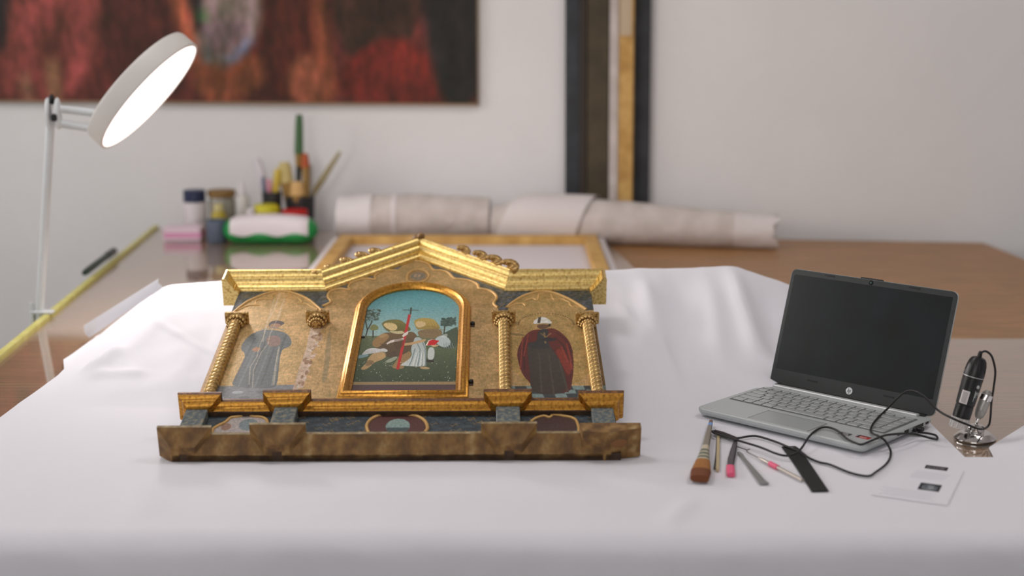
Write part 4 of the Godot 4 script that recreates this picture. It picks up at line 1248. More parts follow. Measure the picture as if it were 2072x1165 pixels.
# ---------------------------------------------------------------- desk lamp
func lamp() -> void:
	var B := Vector3(-1.078, 0.0, -3.166)
	var t := thing("desk_lamp", "white desk lamp with a round glowing head, clamped to the left table edge", "lamp", B)
	var wm := mat(col(212, 216, 218), 0.4)
	var shell := mat(col(214, 210, 205), 0.5)
	part("pole", Sh.new().tube([Vector3(-0.008, -0.09, 0), Vector3(0.056, 0.455, 0)], 0.0095, 14).done(), wm, t)
	var cl := Sh.new()
	cl.box(Vector3(0.010, 0.0105, 0), Vector3(0.05, 0.007, 0.022), 0.002).box(Vector3(-0.013, -0.025, 0), Vector3(0.009, 0.078, 0.022), 0.002).box(Vector3(0.010, -0.0605, 0), Vector3(0.05, 0.012, 0.022), 0.002).lathe([Vector2(0, 0), Vector2(0.005, 0), Vector2(0.006, 0.02), Vector2(0, 0.022)], 12, Transform3D(Basis.IDENTITY, Vector3(-0.013, 0.012, 0)))
	part("clamp", cl.done(), wm, t)
	var o := -B
	# joint: two cheek plates with a dark knob
	for s in [-1, 1]:
		part("joint_plate", Sh.new().lathe([Vector2(0, -0.003), Vector2(0.016, -0.003), Vector2(0.018, 0), Vector2(0.016, 0.003), Vector2(0, 0.003)], 18, Transform3D(Basis(Vector3.BACK, PI / 2).scaled_local(Vector3(2.0, 1.3, 0.8)), o + Vector3(-1.0135 + s * 0.0105, 0.460, -3.158))).done(), wm, t)
	part("knob", Sh.new().box(o + Vector3(-1.008, 0.452, -3.148), Vector3(0.014, 0.016, 0.02), 0.003).done(), M.black, t)
	part("cap", Sh.new().ell(o + Vector3(-1.0155, 0.491, -3.16), Vector3(0.006, 0.012, 0.008)).done(), M.black, t)
	for q in [[-1.003, 0.470, -0.905, 0.458], [-1.010, 0.438, -0.915, 0.424]]:
		part("arm", Sh.new().tube([o + Vector3(q[0], q[1], -3.166), o + Vector3(q[2], q[3], -3.166)], 0.0088, 12).done(), wm, t)
	var n := Vector3(0.746, -0.664, 0.059).normalized()
	var C := Vector3(-0.800, 0.496, -3.166) + o
	var y := -n
	var x := y.cross(Vector3.BACK).normalized()
	var b := Basis(x, y, x.cross(y))
	var xf := Transform3D(b, C)
	part("lamp_shade", Sh.new().lathe([Vector2(0.1475, 0.0015), Vector2(0.1475, 0.0), Vector2(0.1525, 0.0), Vector2(0.1535, 0.0015), Vector2(0.1530, 0.036), Vector2(0.1505, 0.042), Vector2(0.146, 0.0445), Vector2(0.0, 0.048)], 72, xf, 0.5).done(), shell, t)
	part("hub", Sh.new().lathe([Vector2(0.0, 0.0), Vector2(0.03, 0.0), Vector2(0.026, 0.016), Vector2(0.0, 0.018)], 24, Transform3D(b, C + x * -0.128 * signf(x.x) + y * 0.032), 0.5).done(), shell, t)
	var em := mat(col(255, 250, 248), 0.6)
	em.emission_enabled = true
	em.emission = col(255, 246, 244)
	em.emission_energy_multiplier = 1.6
	part("lamp_diffuser", Sh.new().lathe([Vector2(0.0, 0.0002), Vector2(0.1476, 0.0014), Vector2(0.1476, 0.006), Vector2(0.0, 0.006)], 72, xf, 0.5).done(), em, t)
	var l := AreaLight3D.new()
	l.name = "lamp_light"
	l.area_size = Vector2(0.25, 0.25)
	l.area_normalize_energy = true
	l.light_color = col(255, 246, 244)
	l.light_energy = 0.5
	l.area_range = 12.0
	l.area_attenuation = 2.0
	l.shadow_enabled = true
	t.add_child(l)
	l.transform = Transform3D(b * Basis(Vector3.RIGHT, -PI / 2), C + n * 0.012)

# ---------------------------------------------------------------- against the wall and at the back of the table
func wall_thing(called: String, label: String, category: String, at: Vector3, group := "") -> Node3D:
	var t := thing(called, label, category, Vector3.ZERO, 0.0, group)
	t.position = at + Vector3(0, TABLE, 0)
	t.rotation.y = 0.0
	return t

func back_things() -> void:
	# unframed canvas on the wall
	var t := wall_thing("wall_painting", "large unframed dark red canvas painting hanging on the wall above the table", "painting", Vector3(-1.6125, 0.391, BACK + 0.012))
	var a := Art.new(1024, 640, col(98, 47, 38))
	a.grain(0.004, 0.004, 0.5, 101, 0.2)
	for q in CANVAS:
		a.smooth(q[3], col(q[0], q[1], q[2]))
	a.img.resize(80, 50, Image.INTERPOLATE_LANCZOS)
	a.img.resize(1024, 640, Image.INTERPOLATE_CUBIC)
	a.grain(0.012, 0.006, 0.35, 104, 0.2)
	a.grain(0.02, 0.008, 0.28, 102, 0.2)
	a.grain(0.05, 0.03, 0.25, 103, 0.1)
	a.rows([0, 0.994, 1, 0.994, 1, 1, 0, 1], col(150, 124, 96))
	part("stretched_canvas", Sh.new().box(Vector3(0, 0.65, 0), Vector3(2.015, 1.3, 0.022), 0.003).done(), mat(col(168, 150, 128), 0.9), t)
	var pm := mat(Color.WHITE, 0.75)
	pm.albedo_texture = a.tex()
	part("painted_face", plate(PackedVector2Array([Vector2(-1.005, 0.003), Vector2(1.005, 0.003), Vector2(1.005, 1.297), Vector2(-1.005, 1.297)]), 0.0, Rect2(-1.005, 0.0, 2.01, 1.3)), pm, t, Transform3D(Basis(Vector3.RIGHT, PI / 2), Vector3(0, 0, 0.0116)))
	# boards leaning between table and wall
	t = wall_thing("dark_panel", "tall slate grey panel leaning on the wall behind the other boards", "panel", Vector3(-0.193, -TABLE, BACK + 0.018))
	part("board", Sh.new().box(Vector3(0, 1.15, 0), Vector3(0.264, 2.3, 0.014), 0.002).done(), tri_mat(noise_tex(0.01, [[0.0, col(36, 39, 43)], [1.0, col(56, 60, 66)]], 111), 2.0, 0.6), t)
	t.rotation.z = 0.006
	t = wall_thing("olive_board", "narrow dark olive wooden board leaning in front of the slate panel", "board", Vector3(-0.233, -TABLE, BACK + 0.042))
	part("board", Sh.new().box(Vector3(0.012, 1.1, 0), Vector3(0.066, 2.2, 0.022), 0.003).done(), tri_mat(noise_tex(0.008, [[0.0, col(58, 48, 30)], [1.0, col(80, 68, 44)]], 112), 2.0, 0.6), t)
	part("bevelled_edge", Sh.new().box(Vector3(-0.033, 1.1, -0.004), Vector3(0.022, 2.2, 0.014), 0.003).done(), mat(col(46, 35, 24), 0.6), t)
	t.rotation.z = 0.006
	t = wall_thing("stretcher_bar", "yellow pine stretcher bar with a pale canvas strip leaning beside the dark boards", "stretcher bar", Vector3(-0.149, -TABLE, BACK + 0.048))
	part("bar", Sh.new().box(Vector3(0.015, 1.1, 0), Vector3(0.045, 2.2, 0.03), 0.003).done(), M.pinewood, t)
	part("canvas_strip", Sh.new().box(Vector3(-0.0225, 1.1, 0.004), Vector3(0.028, 2.2, 0.022), 0.004).done(), M.linen, t)
	var tp := Sh.new()
	tp.box(Vector3(0.012, 1.51, 0.0165), Vector3(0.036, 0.30, 0.002), 0.0005)
	part("paper_tape", tp.done(), mat(col(196, 176, 148), 0.8), t)
	t.rotation.z = 0.006
	# rolls of cloth lying along the rear of the table
	roll("cloth_roll", "plump roll of pale linen lying behind the pine frame, left of the other roll", Vector3(-0.53, 0.0, -4.355), Vector3(-0.068, 0.0, -4.335), [0.062, 0.068, 0.069, 0.067, 0.064], 201, -0.0015)
	roll("cloth_roll", "longer roll of pale linen tapering to a frayed white end on the bare table", Vector3(-0.055, 0.0, -4.31), Vector3(0.74, 0.0, -4.165), [0.056, 0.072, 0.071, 0.066, 0.062, 0.057, 0.050], 202, -0.006)
	stretcher()

func roll(called: String, label: String, a: Vector3, b: Vector3, rad: Array, sd: int, low: float) -> void:
	var t := thing(called, label, "cloth roll", Vector3((a.x + b.x) / 2, low, (a.z + b.z) / 2))
	var o := -Vector3((a.x + b.x) / 2, 0, (a.z + b.z) / 2)
	var n := FastNoiseLite.new()
	n.seed = sd
	n.frequency = 3.0
	var dir := (b - a).normalized()
	var side := dir.cross(Vector3.UP)
	var N := 60
	var S := 30
	var make := func(f0: float, f1: float, grow: float, ragged: float) -> ArrayMesh:
		var s := Sh.new()
		s.g(1)
		var rings := []
		for i in N + 1:
			var f := lerpf(f0, f1, float(i) / N)
			var g := clampf(f, 0, 1) * (rad.size() - 1)
			var k := mini(int(g), rad.size() - 2)
			var r: float = lerpf(rad[k], rad[k + 1], smoothstep(0, 1, g - k)) + grow
			var ring := []
			for j in S:
				var an := TAU * j / S
				var rr := r * (1.0 + 0.06 * n.get_noise_3d(f * 1.2, cos(an) * 0.4, sin(an) * 0.4) + 0.03 * n.get_noise_2d(an * 0.5, f * 4.0 + 9.0))
				var y := sin(an) * rr
				if y < -r * 0.93: y = -r * 0.93
				var p := a.lerp(b, f) + side * cos(an) * rr + Vector3(0, y + r * 0.93, 0) + o
				if ragged > 0.0 and (i == N): p += dir * ragged * n.get_noise_2d(an * 2.0, 3.3)
				ring.append(p)
			rings.append(ring)
		for i in N:
			for j in S:
				var m := (j + 1) % S
				s.face([rings[i][j], rings[i][m], rings[i + 1][m], rings[i + 1][j]], rings[i][j] + rings[i][m] - (rings[i][(j + S / 2) % S] + rings[i][(m + S / 2) % S]))
		for e in [0, N]:
			var c := Vector3.ZERO
			for p in rings[e]: c += p / S
			s.g(-1)
			for j in S:
				s.face([c - dir * (0.006 if e else -0.006), rings[e][j], rings[e][(j + 1) % S]], dir * (1 if e else -1))
		return s.done()
	part("rolled_cloth", make.call(0.0, 1.0, 0.0, 0.0), M.linen, t)
	if sd == 201:
		part("paper_band", make.call(0.355, 0.385, 0.0015, 0.0), mat(col(222, 214, 214), 0.8), t)
		part("paper_wrap", make.call(-0.012, 0.22, 0.002, 0.0), mat(col(222, 215, 215), 0.8), t)
	else:
		part("frayed_end", make.call(0.9, 1.045, 0.0015, 0.03), mat(col(216, 208, 206), 0.9), t)
		var s := Sh.new()
		s.g(1)
		var last := []
		for i in 15:                                     # a loose flap lying diagonally over the roll
			var f := 0.02 + 0.30 * i / 14.0
			var row := []
			for j in 9:
				var an := lerpf(-0.5, 2.3 - 0.5 * f, j / 8.0)
				var ff := f + 0.09 * (j / 8.0)
				var g := clampf(ff, 0, 1) * (rad.size() - 1)
				var k := mini(int(g), rad.size() - 2)
				var r: float = lerpf(rad[k], rad[k + 1], smoothstep(0, 1, g - k)) * 1.06 + 0.003
				row.append(a.lerp(b, ff) + side * cos(an) * r + Vector3(0, sin(an) * r + r * 0.88, 0) + o)
			if i > 0:
				for j in 8: s.face([last[j], last[j + 1], row[j + 1], row[j]], last[j] + row[j + 1] - 2.0 * (a.lerp(b, f) + o + Vector3(0, 0.06, 0)))
			last = row
		part("loose_flap", s.done(), mat(col(212, 204, 202), 0.9), t)

func stretcher() -> void:
	var t := thing("stretched_canvas", "canvas lying face down on a yellow pine stretcher frame behind the altarpiece", "stretched canvas", Vector3(-0.130, -0.0012, -3.815))
	var w := 0.765
	var d := 0.77
	part("canvas", Sh.new().box(Vector3(0, 0.0022, 0), Vector3(w + 0.012, 0.0040, d + 0.012), 0.001).done(), mat(col(214, 206, 208), 0.9), t)
	for s in [-1, 1]:
		part("bar", Sh.new().box(Vector3(0, 0.017, s * (d / 2 - 0.023)), Vector3(w, 0.026, 0.046), 0.003).done(), M.pinewood, t)
		part("bar", Sh.new().box(Vector3(s * (w / 2 - 0.02), 0.017, 0), Vector3(0.040, 0.026, d - 0.094), 0.003).done(), M.pinewood, t)
		part("canvas_edge", Sh.new().box(Vector3(s * (w / 2 + 0.012), 0.013, 0), Vector3(0.022, 0.018, d), 0.005).done(), mat(col(210, 203, 203), 0.9), t)

# ---------------------------------------------------------------- pots and brushes at the back left
func bottles() -> void:
	var y := -0.0013
	var white := mat(col(224, 218, 220), 0.45)
	var navy := mat(col(34, 44, 78), 0.4)
	var dark := mat(col(40, 40, 42), 0.4)
	var t := thing("carton", "small pink and white carton at the left end of the clutter", "box", Vector3(-1.002, y, -4.300))
	part("carton_body", Sh.new().box(Vector3(0, 0.02, 0), Vector3(0.114, 0.040, 0.07), 0.002).done(), mat(col(226, 204, 216), 0.6), t)
	part("pink_band", Sh.new().box(Vector3(0.002, 0.0165, 0), Vector3(0.1125, 0.017, 0.0716), 0.0008).done(), mat(col(216, 150, 184), 0.6), t)
	t = thing("white_tub", "white plastic tub with a dark blue lid behind the pink carton", "tub", Vector3(-0.985, y, -4.385))
	part("tub_body", Sh.new().lathe([Vector2(0, 0), Vector2(0.033, 0), Vector2(0.035, 0.003), Vector2(0.037, 0.104), Vector2(0.0, 0.106)], 28).done(), white, t)
	part("lid", Sh.new().lathe([Vector2(0, 0.1065), Vector2(0.034, 0.1065), Vector2(0.034, 0.139), Vector2(0.032, 0.141), Vector2(0, 0.141)], 28).done(), navy, t)
	t = thing("glass_jar", "grey glass jar with a brown lid between the blue lid and the white bottle", "jar", Vector3(-0.903, y, -4.395))
	part("jar_body", Sh.new().lathe([Vector2(0, 0), Vector2(0.038, 0), Vector2(0.040, 0.004), Vector2(0.040, 0.105), Vector2(0.036, 0.119), Vector2(0, 0.12)], 28).done(), mat(col(146, 142, 130), 0.15), t)
	part("lid", Sh.new().lathe([Vector2(0, 0.1205), Vector2(0.043, 0.1205), Vector2(0.043, 0.138), Vector2(0.041, 0.140), Vector2(0, 0.140)], 28).done(), mat(col(128, 96, 46), 0.5), t)
	t = thing("yellow_bottle", "small yellow bottle with a cream neck in front of the glass jar", "bottle", Vector3(-0.897, y, -4.315))
	part("bottle_body", Sh.new().lathe([Vector2(0, 0), Vector2(0.021, 0), Vector2(0.022, 0.003), Vector2(0.022, 0.074), Vector2(0.017, 0.084), Vector2(0, 0.085)], 24).done(), mat(col(178, 158, 44), 0.4), t)
	part("neck", Sh.new().lathe([Vector2(0, 0.0855), Vector2(0.015, 0.0855), Vector2(0.014, 0.106), Vector2(0, 0.108)], 20).done(), mat(col(204, 192, 134), 0.5), t)
	t = thing("slate_cup", "slate blue cup beside the green and white pack", "cup", Vector3(-0.892, y, -4.245))
	part("cup_wall", Sh.new().lathe([Vector2(0, 0), Vector2(0.027, 0), Vector2(0.029, 0.003), Vector2(0.031, 0.066), Vector2(0.030, 0.068), Vector2(0.028, 0.066), Vector2(0.026, 0.006), Vector2(0, 0.006)], 26).done(), mat(col(84, 94, 112), 0.5), t)
	t = thing("white_bottle", "slim white bottle with a pointed nozzle right of the glass jar", "bottle", Vector3(-0.838, y, -4.390))
	part("bottle_body", Sh.new().lathe([Vector2(0, 0), Vector2(0.021, 0), Vector2(0.023, 0.003), Vector2(0.023, 0.112), Vector2(0.015, 0.128), Vector2(0, 0.129)], 24).done(), mat(col(208, 204, 200), 0.4), t)
	part("nozzle", Sh.new().lathe([Vector2(0, 0.1295), Vector2(0.012, 0.1295), Vector2(0.011, 0.14), Vector2(0.004, 0.169), Vector2(0, 0.170)], 18).done(), white, t)
	t = thing("white_vial", "tiny white capped vial in front of the slim white bottle", "vial", Vector3(-0.797, y, -4.305))
	part("vial_body", Sh.new().lathe([Vector2(0, 0), Vector2(0.011, 0), Vector2(0.012, 0.002), Vector2(0.012, 0.072), Vector2(0, 0.073)], 18).done(), mat(col(206, 200, 190), 0.4), t)
	part("cap", Sh.new().lathe([Vector2(0, 0.0735), Vector2(0.0135, 0.0735), Vector2(0.0135, 0.094), Vector2(0, 0.095)], 18).done(), white, t)
	t = thing("yellow_tub", "round lime yellow tub showing above the green and white pack", "tub", Vector3(-0.755, y, -4.336))
	part("tub_body", Sh.new().lathe([Vector2(0, 0), Vector2(0.032, 0), Vector2(0.035, 0.05), Vector2(0, 0.051)], 26).done(), mat(col(196, 190, 120), 0.5), t)
	part("lid", Sh.new().lathe([Vector2(0, 0.0515), Vector2(0.034, 0.0525), Vector2(0.041, 0.062), Vector2(0.041, 0.092), Vector2(0.033, 0.102), Vector2(0, 0.105)], 26).done(), mat(col(196, 186, 22), 0.45), t)
	t = thing("red_tub", "round bright red tub showing above the right end of the pack", "tub", Vector3(-0.668, y, -4.336))
	part("tub_body", Sh.new().lathe([Vector2(0, 0), Vector2(0.034, 0), Vector2(0.036, 0.055), Vector2(0, 0.056)], 26).done(), mat(col(190, 60, 50), 0.5), t)
	part("lid", Sh.new().lathe([Vector2(0, 0.0565), Vector2(0.040, 0.0565), Vector2(0.040, 0.084), Vector2(0.038, 0.086), Vector2(0, 0.086)], 26).done(), mat(col(196, 24, 26), 0.4), t)
	# the pack of wipes
	t = thing("wipes_pack", "white pillow pack with bright green ends lying at the front of the clutter", "pack", Vector3(-0.727, y, -4.240))
	var pil := func(x0: float, x1: float, g: float, only_low: bool) -> ArrayMesh:
		var s := Sh.new()
		s.g(1)
		var rings := []
		for i in 25:
			var x := lerpf(x0, x1, i / 24.0)
			var e := clampf((0.142 - absf(x)) / 0.05, 0.0, 1.0)
			var k := sqrt(1.0 - (1.0 - e) * (1.0 - e)) * 0.92 + 0.08
			var sag := 0.006 * cos(x * 16.0)
			var ring := []
			for j in 24:
				var an := TAU * j / 24
				var cy := signf(sin(an)) * pow(absf(sin(an)), 0.72) * (0.0405 * k + g)
				var cz := signf(cos(an)) * pow(absf(cos(an)), 0.72) * (0.041 * k + g)
				if only_low and cy > -0.012 - 0.005 * sin(x * 60.0): cy = -0.012 - 0.005 * sin(x * 60.0)
				ring.append(Vector3(x, maxf(cy + 0.040 + (sag if cy > 0 else 0.0), 0.0004), cz))
			rings.append(ring)
		for i in 24:
			for j in 24:
				var m := (j + 1) % 24
				var c := Vector3(rings[i][j].x, 0.03, 0)
				s.face([rings[i][j], rings[i][m], rings[i + 1][m], rings[i + 1][j]], rings[i][j] + rings[i][m] - 2 * c)
		s.g(-1)
		for e in [[0, -1], [24, 1]]:
			s.face(rings[e[0]], Vector3(e[1], 0, 0))
		return s.done()
	var green := mat(col(26, 138, 66), 0.35)
	part("white_sleeve", pil.call(-0.118, 0.118, 0.0, false), mat(col(226, 216, 220), 0.4), t)
	part("green_end", pil.call(-0.1425, -0.1175, 0.0004, false), green, t)
	part("green_end", pil.call(0.1175, 0.1425, 0.0004, false), green, t)
	part("green_underside", pil.call(-0.12, 0.12, 0.0012, true), green, t)
	# two dark cups of brushes
	cup("brush_cup", "small black cup behind the yellow tub", Vector3(-0.750, y, -4.415), 0.031, 0.132, dark)
	cup("brush_cup", "wide dark cup full of brushes behind the red tub", Vector3(-0.664, y, -4.425), 0.046, 0.118, dark)
	var wood := mat(col(150, 118, 62), 0.5)
	stick("paint_brush", "tall green handled brush standing highest in the wide dark cup", Vector3(-0.672, 0.012, -4.425), Vector3(-0.659, 0.369, -4.425), [[0.0, 0.005, M.black, "ferrule"], [0.55, 0.010, wood, "neck"], [0.66, 0.0145, mat(col(66, 104, 62), 0.4), "handle"]], 0.012)
	stick("paint_brush", "orange tipped brush just right of the tall green handle", Vector3(-0.640, 0.012, -4.415), Vector3(-0.643, 0.250, -4.415), [[0.0, 0.005, wood, "handle"], [0.82, 0.014, mat(col(176, 82, 34), 0.5), "bristles"]], 0.010)
	stick("paint_brush", "long tan brush leaning far out to the right of the cup", Vector3(-0.696, 0.014, -4.440), Vector3(-0.537, 0.252, -4.440), [[0.0, 0.006, mat(col(150, 134, 92), 0.5), "handle"], [0.62, 0.0105, mat(col(162, 150, 112), 0.5), "ferrule"]], 0.006)
	stick("paint_brush", "broad cream flat brush left of the tall green handle", Vector3(-0.688, 0.014, -4.420), Vector3(-0.710, 0.222, -4.420), [[0.0, 0.006, wood, "handle"], [0.70, 0.023, mat(col(198, 180, 120), 0.6), "bristles"]], 0.019)
	stick("paint_brush", "short peach coloured flat brush at the front of the wide cup", Vector3(-0.666, 0.014, -4.398), Vector3(-0.668, 0.164, -4.398), [[0.0, 0.006, wood, "handle"], [0.72, 0.024, mat(col(208, 168, 108), 0.6), "bristles"]], 0.019)
	stick("paint_brush", "grey handled brush standing right of the orange tipped one", Vector3(-0.636, 0.014, -4.435), Vector3(-0.628, 0.212, -4.435), [[0.0, 0.005, mat(col(150, 146, 140), 0.4), "handle"], [0.6, 0.009, mat(col(176, 172, 166), 0.4), "ferrule"]], 0.006)
	stick("paint_brush", "yellow handled brush leaning out of the small black cup", Vector3(-0.756, 0.014, -4.410), Vector3(-0.727, 0.202, -4.410), [[0.0, 0.006, mat(col(190, 160, 40), 0.4), "handle"], [0.62, 0.012, mat(col(206, 180, 70), 0.4), "grip"]], 0.012)
	stick("marker", "pink marker in the small black cup", Vector3(-0.752, 0.014, -4.401), Vector3(-0.755, 0.172, -4.398), [[0.0, 0.007, mat(col(200, 130, 150), 0.4), "barrel"], [0.8, 0.0078, mat(col(214, 150, 166), 0.4), "cap"]], 0.0078)
	stick("marker", "dark blue marker at the left of the small black cup", Vector3(-0.762, 0.014, -4.408), Vector3(-0.774, 0.178, -4.403), [[0.0, 0.0055, mat(col(70, 84, 110), 0.4), "barrel"], [0.75, 0.0065, mat(col(110, 118, 140), 0.4), "cap"]], 0.0065)
	stick("white_tube", "fat white tube leaning left out of the small black cup", Vector3(-0.738, 0.016, -4.431), Vector3(-0.800, 0.232, -4.440), [[0.0, 0.006, white, "barrel"], [0.55, 0.018, mat(col(216, 210, 216), 0.4), "cap"]], 0.014)

func cup(called: String, label: String, at: Vector3, r: float, h: float, m: Material) -> void:
	var t := thing(called, label, "cup", at)
	part("cup_wall", Sh.new().lathe([Vector2(0, 0), Vector2(r * 0.9, 0), Vector2(r * 0.92, 0.003), Vector2(r, h), Vector2(r - 0.0025, h), Vector2(r * 0.9 - 0.0025, 0.005), Vector2(0, 0.005)], 28).done(), m, t)

# a slender tool from a to b made of stretches [start, radius, material, name]
func stick(called: String, label: String, a: Vector3, b: Vector3, bits: Array, tip: float) -> void:
	var t := thing(called, label, "brush" if called == "paint_brush" else ("marker" if called == "marker" else "tube"), a)
	var d := b - a
	for i in bits.size():
		var f0: float = bits[i][0]
		var f1: float = bits[i + 1][0] if i + 1 < bits.size() else 1.0
		var r0: float = bits[i][1]
		var r1: float = bits[i + 1][1] * 0.9 if i + 1 < bits.size() else tip
		var p := []
		var r := []
		for k in 6:
			p.append(d * lerpf(f0, f1, k / 5.0))
			r.append(lerpf(r0, r1, k / 5.0) * (0.8 if i + 1 == bits.size() and k == 5 else 1.0))
		part(bits[i][3], Sh.new().tube(p, r, 12, true, 0.7 if r0 > 0.015 else 1.0).done(), bits[i][2], t)

# ---------------------------------------------------------------- hand tools on the paper
# a flattened bar along points, given as (x, z, half width); y is its middle and hh its half height
func bar(pts: Array, y: float, hh: float, o: Vector3, seg := 14) -> ArrayMesh:
	var s := Sh.new()
	s.g(1)
	var rings := []
	var n := pts.size()
	for i in n:
		var p := Vector3(pts[i][0], y, pts[i][1]) - o
		var a = pts[maxi(i - 1, 0)]
		var b = pts[mini(i + 1, n - 1)]
		var dir := Vector3(b[0] - a[0], 0, b[1] - a[1]).normalized()
		var side := dir.cross(Vector3.UP)
		var ring := []
		var h: float = pts[i][3] if pts[i].size() > 3 else hh
		for k in seg:
			var an := TAU * k / seg
			ring.append(p + side * signf(cos(an)) * pow(absf(cos(an)), 0.7) * pts[i][2] + Vector3.UP * signf(sin(an)) * pow(absf(sin(an)), 0.7) * h)
		rings.append(ring)
	for i in n - 1:
		for k in seg:
			var m := (k + 1) % seg
			s.face([rings[i][k], rings[i][m], rings[i + 1][m], rings[i + 1][k]], rings[i][k] + rings[i][m] - (rings[i][(k + seg / 2) % seg] + rings[i][(m + seg / 2) % seg]))
	s.g(-1)
	s.face(rings[0], Vector3(pts[0][0] - pts[1][0], 0, pts[0][1] - pts[1][1]))
	s.face(rings[n - 1], Vector3(pts[n - 1][0] - pts[n - 2][0], 0, pts[n - 1][1] - pts[n - 2][1]))
	return s.done()

func tools() -> void:
	# the big brush
	var o := Vector3(0.300, 0.0012, -2.13)
	var t := thing("paint_brush", "large paint brush with amber bristles and a taped grey handle lying on the paper", "brush", o)
	var ln := func(f: float) -> Array:      # along the brush, cap end to bristle tip
		return [lerpf(0.3320, 0.2745, f), lerpf(-2.2870, -1.990, f)]
	var seg := func(called: String, f0: float, f1: float, w0: float, w1: float, m: Material, h0 := 0.0, h1 := 0.0) -> MeshInstance3D:
		var p := []
		for i in 5:
			var f := lerpf(f0, f1, i / 4.0)
			var q: Array = ln.call(f)
			p.append([q[0], q[1], lerpf(w0, w1, i / 4.0), lerpf(h0 if h0 else w0, h1 if h1 else w1, i / 4.0)])
		return part(called, bar(p, 0.0092, 0.005, o), m, t)
	seg.call("cap", 0.0, 0.055, 0.0030, 0.0036, mat(col(122, 86, 70), 0.5))
	seg.call("blue_band", 0.055, 0.11, 0.0037, 0.0038, mat(col(112, 150, 206), 0.5))
	seg.call("handle", 0.11, 0.50, 0.0038, 0.0058, mat(col(124, 114, 98), 0.35))
	seg.call("cream_tape", 0.50, 0.58, 0.0060, 0.0072, mat(col(196, 184, 160), 0.6))
	for i in 6:
		seg.call("thread_band", 0.58 + 0.028 * i, 0.606 + 0.028 * i, 0.0072 + 0.0006 * i, 0.0076 + 0.0006 * i, mat(col(104, 110, 104) if i % 2 == 0 else col(186, 178, 150), 0.6), 0.0068, 0.007)
	var hair := tri_mat(noise_tex(0.03, [[0.0, col(120, 66, 22)], [1.0, col(198, 138, 56)]], 121), 20.0, 0.6)
	seg.call("bristles", 0.745, 0.90, 0.0112, 0.0150, hair, 0.007, 0.0075)
	seg.call("bristle_tips", 0.90, 1.0, 0.0152, 0.0140, mat(col(112, 58, 20), 0.7), 0.0075, 0.0055)
	t = thing("wooden_stick", "thin pale wooden stick lying along the right side of the large brush", "stick", Vector3(0.32, 0.0012, -2.15))
	part("stick", bar([[0.3385, -2.245, 0.0024], [0.3245, -2.15, 0.0026], [0.3085, -2.045, 0.0028]], 0.0041, 0.0022, Vector3(0.32, 0.0012, -2.15)), mat(col(196, 178, 138), 0.6), t)
	part("dark_edge", bar([[0.3345, -2.23, 0.0010], [0.3205, -2.14, 0.0012], [0.3055, -2.055, 0.0010]], 0.0030, 0.0012, Vector3(0.32, 0.0012, -2.15)), M.black, t)
	# dark scalpel with a pink cap
	o = Vector3(0.345, 0.0012, -2.11)
	t = thing("scalpel", "slim dark grey scalpel with a bright pink cap between the brush and the spatula", "scalpel", o)
	part("handle", bar([[0.3612, -2.2068, 0.0018], [0.356, -2.18, 0.0034], [0.347, -2.14, 0.0050], [0.338, -2.10, 0.0056], [0.3302, -2.060, 0.0050]], 0.0045, 0.0028, o), mat(col(62, 56, 62), 0.4), t)
	part("pink_cap", bar([[0.3302, -2.060, 0.0062], [0.3275, -2.04, 0.0064], [0.3249, -2.0196, 0.0062]], 0.0048, 0.0034, o), mat(col(232, 92, 128), 0.5), t)
	part("clip", Sh.new().tube([Vector3(0.352, 0.0050, -2.163) - o, Vector3(0.359, 0.0044, -2.158) - o, Vector3(0.369, 0.0030, -2.150) - o], 0.0008, 6).done(), mat(col(60, 56, 60), 0.4), t)
	# grey spatula
	o = Vector3(0.361, 0.0012, -2.06)
	t = thing("spatula", "small flat grey metal spatula lying right of the pink capped scalpel", "spatula", o)
	part("blade", bar([[0.3545, -2.136, 0.0024], [0.3563, -2.125, 0.0036], [0.3575, -2.105, 0.0028], [0.3612, -2.06, 0.0042], [0.3645, -2.02, 0.0054], [0.3662, -2.00, 0.0058], [0.3685, -1.984, 0.0075]], 0.0034, 0.0012, o), mat(col(140, 142, 140), 0.4, 0.5), t)
	# dental pick
	o = Vector3(0.39, 0.0012, -2.07)
	t = thing("dental_pick", "thin pale metal dental pick with a pink band and a hooked tip", "pick", o)
	var pickm := mat(col(196, 188, 178), 0.3, 0.4)
	var V := func(x: float, y: float, z: float) -> Vector3: return Vector3(x, y, z) - o
	part("hooked_tip", Sh.new().tube(spline([V.call(0.3745, 0.004, -2.150), V.call(0.3690, 0.0035, -2.146), V.call(0.3685, 0.004, -2.1338), V.call(0.3737, 0.0045, -2.1187), V.call(0.3807, 0.005, -2.1012)], 5), 0.0009, 7).done(), mat(col(120, 116, 114), 0.3, 0.7), t)
	part("shaft", Sh.new().tube([V.call(0.3800, 0.005, -2.1025), V.call(0.3835, 0.005, -2.094), V.call(0.3950, 0.005, -2.068), V.call(0.4264, 0.005, -1.9953)], [0.0012, 0.0027, 0.0030, 0.0027], 10).done(), pickm, t)
	part("pink_band", Sh.new().tube([V.call(0.3925, 0.005, -2.074), V.call(0.4010, 0.005, -2.0545)], 0.0041, 10).done(), mat(col(234, 100, 132), 0.5), t)
	# black strap
	o = Vector3(0.442, 0.0010, -2.06)
	t = thing("black_strap", "flat black strap with a small eyelet lying under the cable in front of the laptop", "strap", o)
	var fl := func(p: Vector2, h: float) -> Vector3: return Vector3(p.x - o.x, h, p.y - o.z)
	part("strap", Sh.new().prism(PackedVector2Array([Vector2(0.4277, -2.1664), Vector2(0.450, -2.1690), Vector2(0.4546, -2.150), Vector2(0.4558, -1.9546), Vector2(0.4312, -1.9525), Vector2(0.4300, -2.10)]), 0.0004, 0.0024, fl).done(), mat(col(11, 10, 11), 0.6), t)
